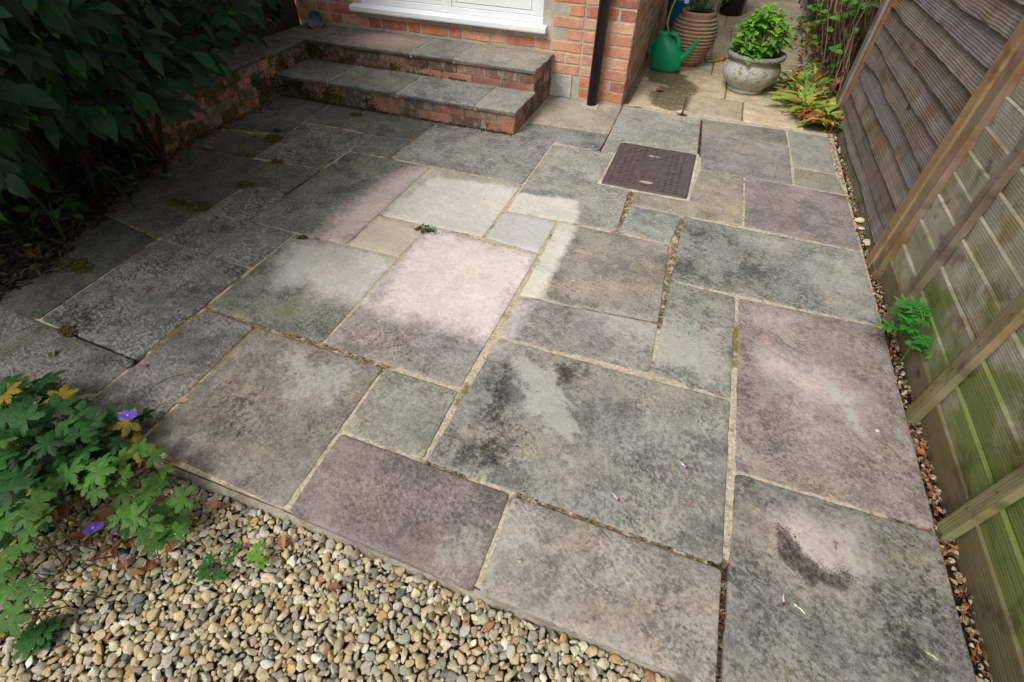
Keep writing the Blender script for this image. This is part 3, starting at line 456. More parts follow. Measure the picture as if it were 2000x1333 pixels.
DATA = {'slabs': [('S1', [(-1.332, 0.395), (-0.776, 0.368), (-0.791, 0.936), (-1.357, 0.942)], (116, 107, 92), (150, 140, 120), 52, 0.25, 0.5), ('sm', [(-0.784, 0.649), (-0.488, 0.646), (-0.497, 0.937), (-0.791, 0.936)], (120, 119, 104), (160, 155, 140), 20, 0.35, 0.45), ('pf', [(-0.772, 0.367), (-0.199, 0.36), (-0.204, 0.643), (-0.784, 0.649)], (108, 94, 88), (160, 148, 135), 40, 0.4, 0.5), ('fc', [(-0.199, 0.36), (0.385, 0.355), (0.386, 0.642), (-0.204, 0.643)], (124, 116, 105), (165, 152, 135), 30, 0.6, 0.5), ('L', [(-0.488, 0.646), (0.386, 0.642), (0.382, 1.226), (-0.475, 1.222)], (117, 115, 107), (185, 178, 160), 60, 0.5, 0.6), ('P', [(-1.067, 0.955), (-0.497, 0.937), (-0.487, 1.794), (-1.061, 1.814)], (126, 116, 110), (230, 214, 204), 20, 0.15, 0.5), ('Q', [(-1.611, 0.954), (-1.067, 0.955), (-1.067, 1.533), (-1.619, 1.526)], (108, 108, 96), (212, 204, 188), 35, 0.35, 0.6), ('W', [(-0.482, 1.482), (0.097, 1.527), (0.068, 2.1), (-0.485, 2.097)], (128, 120, 106), (222, 215, 195), 10, 0.25, 0.5), ('X', [(-0.475, 1.222), (0.103, 1.244), (0.097, 1.527), (-0.482, 1.482)], (122, 114, 108), (216, 202, 190), 10, 0.3, 0.6), ('Y', [(0.103, 1.244), (0.382, 1.226), (0.38, 1.81), (0.098, 1.822)], (120, 120, 108), (150, 146, 130), 30, 0.4, 0.7), ('G', [(0.098, 1.822), (0.938, 1.827), (0.93, 2.377), (0.098, 2.39)], (113, 116, 110), (190, 180, 160), 10, 0.5, 0.8), ('pr', [(0.397, 0.945), (0.942, 0.949), (0.938, 1.827), (0.38, 1.81)], (124, 109, 102), (212, 184, 176), 35, 0.4, 0.5), ('br', [(0.385, 0.355), (0.945, 0.34), (0.942, 0.949), (0.397, 0.945)], (106, 102, 95), (204, 188, 174), 30, 0.45, 0.7), ('h', [(0.391, 2.404), (0.929, 2.381), (0.927, 2.957), (0.384, 2.965)], (122, 110, 105), (140, 128, 120), 10, 0.25, 0.5), ('g', [(0.652, 2.963), (0.927, 2.957), (0.896, 3.204), (0.657, 3.219)], (124, 119, 98), (140, 128, 120), 5, 0.2, 0.4), ('f', [(0.657, 3.219), (0.896, 3.204), (0.911, 3.794), (0.639, 3.806)], (130, 130, 117), (140, 128, 120), 60, 0.3, 0.3), ('e', [(0.131, 2.95), (0.652, 2.963), (0.649, 3.527), (0.097, 3.52)], (124, 117, 111), (140, 128, 120), 10, 0.3, 0.5), ('d', [(0.097, 3.52), (0.649, 3.527), (0.639, 3.806), (0.081, 3.772)], (122, 116, 101), (140, 128, 120), 5, 0.2, 0.4), ('c', [(-0.473, 2.982), (-0.375, 2.976), (-0.366, 3.183), (0.107, 3.163), (0.081, 3.772), (-0.485, 3.802)], (134, 133, 119), (150, 140, 120), 10, 0.3, 0.4), ('R', [(-0.768, 2.093), (-0.191, 2.119), (-0.204, 2.555), (-0.391, 2.566), (-0.375, 2.976), (-0.473, 2.982), (-0.775, 2.96), (-0.775, 2.395)], (132, 132, 120), (222, 215, 196), 15, 0.4, 0.5), ('U', [(-0.176, 2.4), (0.098, 2.39), (0.391, 2.409), (0.384, 2.965), (0.13, 2.957), (0.1, 2.553), (-0.187, 2.556)], (129, 122, 101), (150, 140, 120), 10, 0.4, 0.4), ('V', [(-0.191, 2.119), (0.068, 2.1), (0.098, 2.39), (-0.176, 2.4)], (128, 132, 125), (150, 140, 120), 10, 0.6, 0.5), ('O', [(-1.335, 1.815), (-0.777, 1.826), (-0.775, 2.395), (-1.339, 2.389)], (140, 134, 115), (222, 214, 198), 15, 0.2, 0.3), ('yl', [(-1.341, 1.532), (-1.067, 1.533), (-1.061, 1.814), (-1.335, 1.815)], (190, 178, 145), (212, 196, 162), 15, 0.1, 0.1), ('sg', [(-0.777, 1.826), (-0.49, 1.801), (-0.485, 2.097), (-0.768, 2.093)], (170, 168, 166), (206, 201, 194), 15, 0.1, 0.2), ('M', [(-1.898, 1.535), (-1.344, 1.535), (-1.339, 2.389), (-1.888, 2.388)], (98, 98, 90), (212, 190, 178), 25, 0.5, 0.7), ('Z', [(-1.616, 2.404), (-0.775, 2.395), (-0.775, 3.012), (-1.591, 3.012)], (120, 120, 112), (150, 140, 120), 15, 0.6, 0.6), ('a', [(-1.046, 3.008), (-0.474, 2.974), (-0.47, 3.261), (-1.028, 3.236)], (116, 118, 114), (150, 140, 120), 5, 0.5, 0.6), ('b', [(-1.028, 3.236), (-0.47, 3.261), (-0.485, 3.802), (-1.045, 3.811)], (136, 126, 106), (190, 175, 150), 5, 0.3, 0.3), ('K', [(-1.888, 2.388), (-1.616, 2.404), (-1.614, 2.673), (-1.878, 2.646)], (95, 96, 92), (150, 140, 120), 20, 0.4, 0.5), ('J2', [(-2.131, 2.671), (-1.878, 2.646), (-1.614, 2.673), (-1.591, 3.012), (-2.16, 3.012)], (92, 93, 86), (150, 140, 120), 10, 0.4, 0.5), ('J1', [(-2.41, 2.644), (-2.131, 2.671), (-2.16, 3.012), (-2.429, 3.012)], (88, 88, 80), (150, 140, 120), 10, 0.3, 0.5), ('G2', [(-2.338, 2.102), (-1.9, 2.128), (-1.878, 2.646), (-2.41, 2.644)], (92, 89, 84), (150, 140, 120), 25, 0.9, 0.6), ('F', [(-2.147, 1.824), (-1.904, 1.827), (-1.9, 2.128), (-2.213, 2.096)], (84, 83, 78), (150, 140, 120), 10, 0.5, 0.5), ('N2', [(-2.177, 1.255), (-1.869, 1.234), (-1.904, 1.827), (-2.147, 1.824)], (98, 97, 92), (150, 140, 120), 15, 0.9, 0.6), ('N', [(-1.869, 1.234), (-1.622, 1.23), (-1.619, 1.526), (-1.898, 1.535)], (100, 99, 93), (150, 140, 120), 15, 0.9, 0.6), ('D', [(-2.141, 0.673), (-1.622, 0.649), (-1.622, 1.23), (-2.177, 1.255)], (92, 92, 88), (150, 140, 120), 25, 0.9, 0.7), ('B', [(-1.615, 0.489), (-1.62, 0.36), (-1.336, 0.399), (-1.357, 0.942), (-1.611, 0.954)], (100, 96, 92), (150, 140, 120), 25, 0.7, 0.6), ('C', [(-2.484, 0.685), (-2.141, 0.673), (-1.622, 0.649), (-1.615, 0.489), (-1.9, 0.36), (-2.6, 0.36)], (86, 84, 80), (150, 140, 120), 25, 0.7, 0.6), ('E', [(-2.177, 1.255), (-2.147, 1.824), (-2.213, 2.096), (-2.43, 2.085), (-2.872, 2.076), (-2.62, 1.33)], (82, 82, 74), (150, 140, 120), 45, 0.2, 0.4), ('E2', [(-2.141, 0.673), (-2.177, 1.255), (-2.62, 1.33), (-2.5, 0.62)], (70, 70, 62), (150, 140, 120), 45, 0.2, 0.4), ('Hh', [(-2.872, 2.076), (-2.43, 2.085), (-2.338, 2.102), (-2.41, 2.644), (-2.503, 2.372), (-2.872, 2.348)], (78, 77, 72), (150, 140, 120), 15, 0.3, 0.5), ('I', [(-2.872, 2.348), (-2.387, 2.447), (-2.41, 2.644), (-2.441, 3.012), (-2.872, 3.012)], (84, 80, 74), (150, 140, 120), 15, 0.3, 0.5)], 'marks': [('c', 1, 0.133, [(-1.506, 2.258), (-1.342, 2.416), (-1.291, 2.347), (-1.338, 1.506), (-1.504, 1.516), (-1.521, 1.643), (-1.519, 1.909)]), ('c', 1, 0.03, [(-1.264, 2.291), (-0.778, 2.344), (-0.76, 2.096), (-0.767, 1.802), (-1.341, 1.791)]), ('c', 0.95, 0.02, [(-0.79, 2.296), (-0.444, 2.337), (-0.393, 2.108), (-0.772, 2.091)]), ('c', 1, 0.01, [(-1.328, 1.818), (-1.061, 1.814), (-1.063, 1.526), (-1.341, 1.527)]), ('c', 1, 0.01, [(-0.765, 2.094), (-0.485, 2.097), (-0.487, 1.794), (-0.778, 1.821)]), ('c', 1, 0.11399999999999999, [(-1.58, 1.467), (-1.365, 1.563), (-1.044, 1.538), (-1.026, 1.19), (-1.195, 1.174), (-1.333, 1.227), (-1.461, 1.176), (-1.557, 1.313)]), ('c', 1, 0.11399999999999999, [(-1.074, 1.823), (-0.474, 1.799), (-0.472, 1.183), (-0.612, 1.193), (-0.832, 1.194), (-1.012, 1.195), (-1.058, 1.471)]), ('c', 1, 0.025, [(-0.489, 2.11), (-0.391, 2.114), (-0.39, 1.777), (-0.381, 1.501), (-0.487, 1.47)]), ('c', 0.8, 0.095, [(-0.493, 1.467), (-0.375, 1.496), (-0.398, 1.354), (-0.434, 1.218), (-0.484, 1.213)]), ('p', 0.9, 0.1, [(-0.228, 1.502), (0.348, 1.597), (0.346, 1.265), (0.149, 1.291)]), ('p', 0.7, 0.012, [(-0.075, 1.285), (0.078, 1.276), (0.072, 1.256), (-0.069, 1.26)]), ('p', 0.9, 0.02, [(-0.127, 0.883), (-0.089, 0.837), (-0.036, 0.728), (-0.044, 0.717), (-0.094, 0.797)]), ('d', 0.7, 0.0675, [(-0.41, 1.128), (-0.367, 1.092), (-0.308, 0.856), (-0.377, 0.788), (-0.417, 0.972)]), ('p', 0.8, 0.015, [(0.607, 1.521), (0.735, 1.414), (0.806, 1.217), (0.789, 1.2), (0.699, 1.376)]), ('d', 0.36, 0.1215, [(0.693, 1.303), (0.875, 1.285), (0.922, 1.072), (0.774, 0.982), (0.644, 1.076)]), ('d', 0.55, 0.081, [(0.365, 1.668), (0.463, 1.522), (0.448, 1.21), (0.401, 1.147)]), ('p', 0.7, 0.05, [(-1.155, 0.867), (-0.841, 0.909), (-0.854, 0.712), (-1.034, 0.712)]), ('d', 0.5, 0.09450000000000001, [(-1.323, 0.723), (-1.112, 0.705), (-1.009, 0.488), (-1.165, 0.488)]), ('p', 1.3, 0.045, [(-0.367, 1.145), (-0.242, 1.153), (-0.136, 1.009), (-0.079, 0.86), (-0.161, 0.911), (-0.295, 0.995)]), ('p', 0.5, 0.06, [(-0.465, 1.22), (-0.313, 1.221), (-0.367, 1.145), (-0.463, 1.135)]), ('p', 0.6, 0.05, [(-0.114, 0.867), (-0.029, 0.731), (-0.06, 0.702), (-0.126, 0.823)]), ('c', 0.6, 0.152, [(0.442, 1.765), (0.599, 1.759), (0.575, 1.624), (0.463, 1.642)]), ('c', 0.8, 0.152, [(0.463, 1.522), (0.677, 1.521), (0.834, 1.428), (0.788, 1.317), (0.596, 1.289), (0.464, 1.412)]), ('c', 0.5, 0.19, [(0.563, 1.276), (0.783, 1.271), (0.721, 1.125), (0.588, 1.134)]), ('c', 0.7, 0.11399999999999999, [(0.363, 2.353), (0.648, 2.37), (0.619, 2.222), (0.391, 2.22)]), ('c', 0.55, 0.152, [(0.669, 2.332), (0.938, 2.349), (0.93, 1.856), (0.703, 1.867)]), ('c', 0.9, 0.095, [(0.493, 0.828), (0.591, 0.905), (0.733, 0.871), (0.742, 0.746), (0.663, 0.677), (0.567, 0.694), (0.499, 0.739)]), ('d', 1, 0.0216, [(0.507, 0.814), (0.553, 0.804), (0.572, 0.745), (0.644, 0.736), (0.699, 0.736), (0.669, 0.686), (0.584, 0.674), (0.524, 0.713)]), ('d', 0.7, 0.0405, [(0.626, 0.831), (0.678, 0.835), (0.686, 0.787), (0.635, 0.775)]), ('d', 0.5, 0.081, [(0.869, 0.863), (0.944, 0.876), (0.906, 0.569), (0.555, 0.44), (0.753, 0.661)]), ('g', 0.6, 0.162, [(0.688, 0.933), (0.932, 0.93), (0.945, 0.732), (0.781, 0.696), (0.739, 0.814)]), ('d', 0.75, 0.0675, [(-0.435, 0.687), (-0.355, 0.776), (-0.232, 0.863), (-0.226, 0.795), (-0.314, 0.677)]), ('d', 0.85, 0.0405, [(-0.229, 1.171), (-0.154, 1.214), (-0.141, 1.127), (-0.182, 1.074)]), ('d', 0.5, 0.081, [(-0.287, 1.203), (-0.024, 1.224), (-0.137, 1.079)]), ('g', 0.9, 0.03375, [(-1.348, 1.114), (-1.281, 1.123), (-1.255, 1.041), (-1.312, 1.006)]), ('g', 0.35, 0.10800000000000001, [(-1.618, 1.461), (-1.553, 1.487), (-1.4, 1.182), (-1.476, 1.116)]), ('g', 0.3, 0.09450000000000001, [(-1.071, 1.206), (-0.984, 1.141), (-1.065, 0.987), (-1.152, 1.013)]), ('g', 0.3, 0.0675, [(-0.383, 2.102), (-0.301, 2.085), (-0.324, 1.534), (-0.384, 1.51)]), ('g', 0.3, 0.0675, [(-1.332, 2.364), (-0.776, 2.382), (-0.453, 2.374), (-0.44, 2.321), (-0.783, 2.317), (-1.264, 2.291)]), ('g', 0.5, 0.0675, [(-0.467, 2.119), (-0.264, 2.15), (-0.231, 2.113), (-0.43, 2.083)]), ('c', 0.8, 0.11399999999999999, [(-0.897, 3.645), (-0.723, 3.72), (-0.616, 3.584), (-0.615, 3.423), (-0.793, 3.406)]), ('p', 0.5, 0.06, [(-0.279, 0.538), (-0.131, 0.61), (-0.045, 0.521), (-0.124, 0.424)]), ('p', 0.55, 0.06, [(-0.391, 0.465), (-0.184, 0.528), (-0.188, 0.374), (-0.318, 0.378)]), ('p', 0.5, 0.06, [(0.076, 0.596), (0.239, 0.599), (0.192, 0.477), (0.059, 0.492)]), ('d', 0.4, 0.081, [(0.168, 0.546), (0.357, 0.576), (0.342, 0.45), (0.2, 0.432)]), ('d', 0.6, 0.054000000000000006, [(-2.13, 0.757), (-2.03, 0.829), (-2.058, 0.922), (-1.964, 0.889), (-1.891, 0.695), (-1.978, 0.661)]), ('d', 0.45, 0.162, [(-2.249, 0.847), (-2.126, 0.634), (-1.764, 0.632), (-1.652, 0.818), (-1.892, 0.85)]), ('g', 0.8, 0.0405, [(-1.338, 1.101), (-1.29, 1.103), (-1.279, 1.057), (-1.307, 1.047)]), ('g', 0.25, 0.2025, [(0.618, 3.741), (0.981, 3.896), (0.938, 2.943), (0.649, 2.949)]), ('d', 0.35, 0.10800000000000001, [(0.09, 2.344), (0.315, 2.333), (0.29, 1.925), (0.099, 1.85)]), ('p', 0.4, 0.1, [(0.018, 1.408), (0.323, 1.358), (0.364, 1.247), (0.118, 1.252)]), ('d', 0.45, 0.135, [(-1.005, 1.101), (-0.807, 1.147), (-0.584, 0.957), (-0.786, 0.956), (-1.022, 0.989)])], 'joints': [('k', (0.39, 0.379), (0.386, 0.638)), ('b', (0.099, 2.375), (0.097, 1.537)), ('b', (-0.202, 2.543), (-0.191, 2.13)), ('k', (-1.622, 0.649), (-1.931, 0.665)), ('k', (-0.473, 2.982), (-0.47, 3.244)), ('m', (-1.351, 0.935), (-1.335, 0.62)), ('b', (-1.616, 0.958), (-1.067, 0.955)), ('m', (-2.147, 1.824), (-2.213, 2.096)), ('b', (-0.189, 0.644), (0.365, 0.646)), ('m', (-1.869, 1.234), (-1.904, 1.827)), ('b', (-0.473, 3.26), (-0.485, 3.802)), ('m', (-1.622, 0.649), (-1.614, 0.943)), ('m', (-1.616, 2.404), (-1.591, 2.929)), ('k', (-1.89, 2.099), (-1.904, 1.827)), ('k', (0.082, 3.752), (0.099, 3.183)), ('b', (0.097, 1.527), (-0.186, 1.502)), ('b', (-1.067, 0.955), (-0.791, 0.936)), ('m', (-2.177, 1.255), (-2.16, 1.033)), ('b', (-1.898, 1.535), (-1.869, 1.234)), ('m', (0.386, 1.612), (0.385, 1.435)), ('m', (-2.131, 2.671), (-2.16, 2.917)), ('b', (0.911, 0.948), (0.847, 0.948)), ('b', (-0.467, 0.646), (-0.365, 0.643)), ('k', (-0.058, 3.814), (-0.064, 4.205))], 'joint_thin': [], 'man': [(-0.392, 2.572), (0.1, 2.553), (0.122, 3.169), (-0.366, 3.183)], 'man_h': [(-0.123, 3.035), (-0.137, 2.684)], 'man_p': [(-0.184, 2.737), (-0.076, 2.742), (-0.07, 2.96), (-0.182, 2.951)], 'landing': [[(-1.635, 3.468), (-1.046, 3.375), (-1.04, 3.796), (-1.624, 3.813)], [(-1.949, 3.544), (-1.635, 3.468), (-1.624, 3.813), (-1.946, 3.833)], [(-2.709, 3.396), (-1.949, 3.544), (-1.946, 3.833), (-2.715, 3.768)]], 'tread': [[(-2.81, 2.896), (-2.414, 3.084), (-2.427, 3.356), (-2.813, 3.276)], [(-2.414, 3.084), (-1.883, 2.993), (-1.872, 3.363), (-2.427, 3.356)], [(-1.883, 2.993), (-1.32, 3.044), (-1.298, 3.371), (-1.872, 3.363)], [(-1.32, 3.044), (-1.048, 2.963), (-1.048, 3.382), (-1.298, 3.371)]], 'litter': {'dry': (-1.347, 0.55), 'red1': (-1.565, 0.63), 'brown1': (-1.767, 0.478), 'green1': (-1.899, 0.553), 'tan1': (-1.241, 0.675), 'heap': (-1.049, 1.774), 'egg': (0.831, 1.262), 'curl': (-0.304, 1.648), 'pet1': (0.088, 0.728), 'pet2': (0.261, 0.903), 'pet3': (0.279, 0.788), 'pet4': (0.528, 0.602), 'pet5': (0.555, 0.607), 'mag1': (-0.904, 2.149), 'mag2': (-1.609, 2.552), 'mag3': (0.258, 1.547), 'lf1': (-2.653, 1.71), 'lf2': (-2.711, 2.081), 'lf3': (-2.672, 2.192), 'lf4': (-2.559, 2.322), 'lf5': (-2.6, 1.872), 'lf6': (-2.487, 2.439), 'twig': (-1.473, 0.603), 'pet6': (0.844, 0.605), 'st1': (0.279, 0.748), 'wet': (-0.253, 4.098), 'weed': (0.975, 1.641), 'crisp': (-0.306, 4.197), 'fenleaf': (0.977, 2.651)}, 'moss': [(-2.419, 2.365), (-2.225, 1.544), (-2.35, 1.537), (-2.319, 0.97), (-1.98, 0.667), (-2.158, 1.814), (-2.192, 2.105), (-2.376, 2.108), (-2.161, 2.887), (-1.566, 1.505), (-2.283, 0.965), (-2.205, 1.574), (-2.409, 2.328)], 'seed': [(-0.879, 0.19), (-0.826, 0.23), (-0.781, 0.254), (-0.754, 0.25), (-0.815, 0.182), (-0.861, 0.163), (-1.115, -0.088), (-1.109, -0.075)], 'flow': [(-1.302, 0.414, 0.13), (-1.133, 0.142, 0.09)], 'bush': [(-2.083, 1.09, 0.654), (-2.355, 1.341, 0.476), (-2.331, 1.939, 0.849), (-2.184, 0.821, 0.494), (-2.03, 1.213, 0.863), (-2.307, 1.898, 0.779), (-2.354, 2.032, 0.836), (-2.005, 1.319, 0.985), (-2.323, 2.366, 0.755), (-2.141, 1.175, 0.872), (-2.224, 1.737, 0.677), (-2.089, 1.441, 0.686), (-2.084, 1.176, 0.591), (-2.315, 1.949, 0.758), (-2.313, 1.992, 0.703), (-2.23, 1.436, 0.93), (-2.273, 0.931, 0.46), (-2.021, 1.391, 0.89), (-2.128, 2.181, 0.85), (-2.11, 1.75, 0.909), (-2.144, 1.795, 0.643), (-2.142, 1.398, 0.932), (-2.333, 1.919, 0.882), (-2.174, 1.164, 0.73), (-2.121, 1.703, 0.824), (-2.325, 0.881, 0.409), (-2.149, 1.362, 0.58), (-1.995, 1.146, 0.834), (-2.263, 1.798, 0.92), (-2.06, 1.23, 0.58), (-1.867, 0.794, 0.733), (-2.336, 1.957, 0.851), (-2.185, 1.625, 0.548), (-2.2, 1.77, 0.621), (-1.958, 1.048, 1.007), (-2.134, 1.169, 0.695), (-2.035, 1.537, 0.725), (-2.045, 1.289, 0.787), (-2.185, 1.247, 0.542), (-2.071, 1.214, 0.753), (-2.127, 2.011, 0.889), (-2.107, 1.314, 0.844), (-2.425, 2.239, 0.615), (-1.952, 1.026, 0.774), (-2.248, 1.964, 0.819), (-1.929, 1.169, 0.812), (-2.174, 2.135, 0.732), (-2.288, 1.242, 0.475), (-1.839, 1.113, 0.971), (-2.342, 1.746, 0.766), (-2.16, 1.201, 0.821), (-2.126, 1.914, 0.602), (-2.133, 1.134, 0.828), (-2.218, 2.014, 0.647), (-2.223, 1.333, 0.671), (-2.259, 1.44, 0.645), (-2.175, 2.27, 0.721), (-2.287, 0.801, 0.384), (-2.131, 1.255, 0.764), (-2.128, 1.313, 0.952), (-2.131, 1.62, 0.726), (-2.326, 2.26, 0.824), (-2.319, 0.918, 0.508), (-2.051, 1.122, 0.834), (-2.249, 1.715, 0.64), (-1.937, 1.256, 0.889), (-2.166, 0.957, 0.477), (-2.179, 2.159, 0.884), (-2.026, 1.023, 0.877), (-2.186, 1.18, 0.625), (-2.207, 1.379, 0.61), (-2.114, 2.017, 0.911), (-1.982, 1.06, 0.965), (-1.977, 1.133, 0.989), (-1.827, 0.862, 0.792), (-2.246, 1.363, 0.747), (-2.288, 1.699, 0.621), (-1.832, 1.005, 0.865), (-2.201, 1.045, 0.643), (-2.13, 1.755, 0.606), (-1.842, 0.984, 0.959), (-2.31, 1.318, 0.49), (-2.308, 2.016, 0.518), (-2.18, 1.421, 0.692), (-2.222, 1.544, 0.769), (-1.913, 0.923, 0.814), (-1.992, 1.097, 0.727), (-1.999, 0.838, 0.542), (-1.823, 0.84, 0.742), (-2.03, 1.042, 0.954), (-2.326, 2.193, 0.834), (-1.923, 1.066, 0.985), (-2.336, 2.339, 0.67), (-2.096, 0.793, 0.52), (-2.051, 0.844, 0.503), (-2.193, 2.115, 0.862), (-2.373, 2.1, 0.783), (-1.729, 0.863, 0.912), (-2.023, 1.216, 0.901), (-2.034, 1.043, 0.618), (-2.37, 2.01, 0.497), (-2.061, 1.266, 0.725), (-2.042, 1.228, 0.72), (-1.925, 0.907, 0.766), (-2.262, 2.029, 0.751), (-2.341, 2.396, 0.693), (-2.026, 0.858, 0.582), (-2.134, 1.194, 0.833), (-1.922, 0.957, 0.689), (-1.98, 1.235, 0.865), (-2.063, 1.572, 0.76), (-1.824, 1.133, 1.026), (-2.296, 1.55, 0.636), (-2.079, 1.111, 0.79), (-2.146, 1.343, 0.511), (-2.143, 2.291, 0.669), (-2.149, 2.21, 0.607), (-2.084, 1.575, 0.511), (-2.066, 1.502, 0.506), (-2.129, 1.884, 0.586), (-2.133, 2.167, 0.736), (-2.107, 1.729, 0.566), (-2.0, 1.357, 0.61), (-1.916, 1.17, 0.646)], 'low': [(-3.108, 1.73), (-3.02, 1.565), (-2.821, 1.647), (-2.763, 1.402), (-2.797, 1.533), (-2.617, 1.547), (-2.614, 1.201), (-2.633, 1.243), (-2.5, 1.426), (-2.952, 1.41), (-3.017, 1.27), (-2.853, 1.081), (-3.206, 1.488), (-3.266, 1.34), (-2.52, 1.078), (-2.646, 1.005), (-2.965, 1.789), (-2.721, 1.689), (-3.559, 1.687)], 'ger': [(-1.457, 0.164, 0.041), (-1.018, 0.168, 0.086), (-1.198, 0.092, 0.2), (-1.412, 0.372, 0.054), (-1.143, -0.002, 0.079), (-1.233, -0.047, 0.072), (-1.335, 0.32, 0.177), (-1.099, -0.023, 0.169), (-1.412, 0.289, 0.128), (-1.403, 0.078, 0.055), (-1.12, 0.365, 0.056), (-1.083, -0.048, 0.149), (-1.856, 0.35, 0.04), (-1.482, 0.288, 0.187), (-1.139, 0.205, 0.173), (-1.235, 0.308, 0.104), (-1.41, 0.325, 0.149), (-1.295, 0.208, 0.135), (-1.049, -0.009, 0.196), (-1.406, 0.128, 0.075), (-1.579, 0.282, 0.082), (-1.806, 0.41, 0.061), (-1.55, 0.271, 0.166), (-1.51, 0.114, 0.046), (-1.394, 0.109, 0.097), (-1.173, 0.048, 0.179), (-1.474, 0.348, 0.159), (-1.192, -0.012, 0.147), (-1.121, -0.013, 0.075), (-1.271, 0.292, 0.05), (-1.247, 0.013, 0.103), (-1.774, 0.345, 0.144), (-1.713, 0.332, 0.156), (-1.476, 0.197, 0.148), (-1.361, 0.242, 0.091), (-1.242, 0.18, 0.157), (-1.361, 0.299, 0.093), (-1.203, 0.01, 0.09), (-1.172, 0.011, 0.134), (-1.468, 0.103, 0.069), (-1.477, 0.224, 0.18), (-1.258, 0.329, 0.015), (-1.534, 0.395, 0.14), (-1.305, 0.065, 0.113), (-1.319, 0.358, 0.069), (-1.673, 0.281, 0.111), (-1.507, 0.21, 0.194), (-1.022, 0.203, 0.098), (-1.68, 0.364, 0.171), (-1.315, 0.305, 0.172), (-0.949, 0.167, 0.109), (-1.107, 0.33, 0.087), (-1.155, -0.045, 0.097), (-1.33, 0.1, 0.065), (-1.57, 0.244, 0.128), (-0.957, 0.229, 0.093), (-1.153, 0.386, 0.049), (-1.176, 0.114, 0.184), (-1.231, 0.352, 0.078), (-1.327, 0.243, 0.094), (-1.57, 0.36, 0.125), (-1.333, 0.179, 0.104), (-1.617, 0.28, 0.139), (-1.153, 0.234, 0.197), (-1.162, 0.345, 0.099), (-1.763, 0.295, 0.077), (-1.779, 0.391, 0.063), (-1.671, 0.429, 0.066), (-1.397, 0.265, 0.152), (-1.116, 0.277, 0.065), (-1.687, 0.407, 0.093), (-1.071, 0.224, 0.058), (-1.259, 0.249, 0.026), (-1.382, 0.361, 0.127), (-1.118, 0.026, 0.191), (-1.281, 0.225, 0.142), (-1.45, 0.201, 0.129), (-1.423, 0.053, 0.035), (-1.191, 0.274, 0.09), (-1.375, 0.167, 0.136), (-1.507, 0.232, 0.135), (-1.608, 0.302, 0.051), (-1.625, 0.2, 0.074), (-1.206, 0.126, 0.188), (-1.596, 0.229, 0.11), (-1.382, 0.422, 0.087), (-1.225, -0.025, 0.095), (-1.15, -0.104, 0.057), (-1.537, 0.188, 0.044), (-1.038, 0.277, 0.016), (-1.512, 0.161, 0.113), (-1.521, 0.296, 0.102), (-1.254, 0.072, 0.181), (-1.433, 0.359, 0.136), (-1.19, 0.226, 0.168), (-1.379, 0.214, 0.09), (-1.265, 0.094, 0.183), (-1.338, 0.343, 0.022), (-0.975, 0.279, 0.107), (-1.149, 0.319, 0.022), (-1.449, 0.265, 0.05), (-1.221, 0.221, 0.123), (-0.954, 0.193, 0.097), (-1.532, 0.254, 0.13), (-1.724, 0.354, 0.089), (-0.981, 0.232, 0.07), (-1.27, 0.162, 0.085), (-1.395, 0.148, 0.199), (-1.206, 0.246, 0.034), (-1.605, 0.413, 0.064), (-1.011, 0.248, 0.031), (-1.262, 0.13, 0.16), (-1.041, 0.225, 0.031), (-1.077, 0.182, 0.108), (-1.138, -0.075, 0.065), (-1.727, 0.393, 0.101), (-1.541, 0.147, 0.038), (-1.24, 0.04, 0.063), (-1.408, 0.399, 0.057), (-1.043, 0.247, 0.063), (-1.379, 0.336, 0.03), (-1.262, -0.02, 0.04), (-1.644, 0.424, 0.136), (-1.191, 0.144, 0.17), (-1.115, 0.184, 0.022), (-1.238, 0.272, 0.137), (-1.522, 0.341, 0.049), (-1.663, 0.344, 0.163), (-1.228, 0.075, 0.149), (-1.338, 0.141, 0.102), (-1.294, 0.106, 0.072), (-1.741, 0.283, 0.051), (-1.165, 0.286, 0.085), (-1.64, 0.32, 0.068), (-1.032, 0.146, 0.106), (-1.675, 0.324, 0.075), (-1.325, 0.411, 0.091), (-1.601, 0.175, 0.045), (-1.047, 0.199, 0.107), (-1.127, -0.035, 0.169), (-0.934, 0.204, 0.093), (-1.425, 0.178, 0.11), (-1.752, 0.323, 0.131), (-1.283, 0.252, 0.041), (-1.282, 0.372, 0.045), (-1.434, 0.318, 0.042), (-1.708, 0.434, 0.035), (-1.532, 0.32, 0.198), (-1.177, 0.253, 0.175), (-1.107, 0.238, 0.052), (-1.305, 0.127, 0.194), (-1.547, 0.364, 0.118), (-1.082, 0.254, 0.101), (-1.105, 0.308, 0.082), (-1.277, 0.056, 0.19), (-1.366, 0.139, 0.196), (-1.633, 0.246, 0.126), (-1.154, 0.07, 0.197), (-1.192, 0.343, 0.086), (-1.043, -0.079, 0.18), (-1.507, 0.268, 0.151), (-1.425, 0.252, 0.094), (-1.716, 0.282, 0.081)], 'yel': [(-1.429, 0.205, 0.07), (-1.338, 0.121, 0.07), (-1.365, 0.172, 0.07), (-1.302, 0.106, 0.07)], 'hand': {'ledge': [(-1.339, 0.392), (-1.128, 0.352), (-0.776, 0.368)]}, 'bergen': [(0.645, 4.68), (0.722, 5.207), (0.753, 4.539), (0.765, 4.097), (0.858, 4.466), (0.934, 5.01), (0.901, 4.104), (1.0, 4.647), (1.028, 4.37), (0.981, 5.645), (0.838, 5.415), (0.811, 4.015), (0.702, 4.229), (1.029, 5.195), (0.829, 4.894), (0.868, 3.895)]}

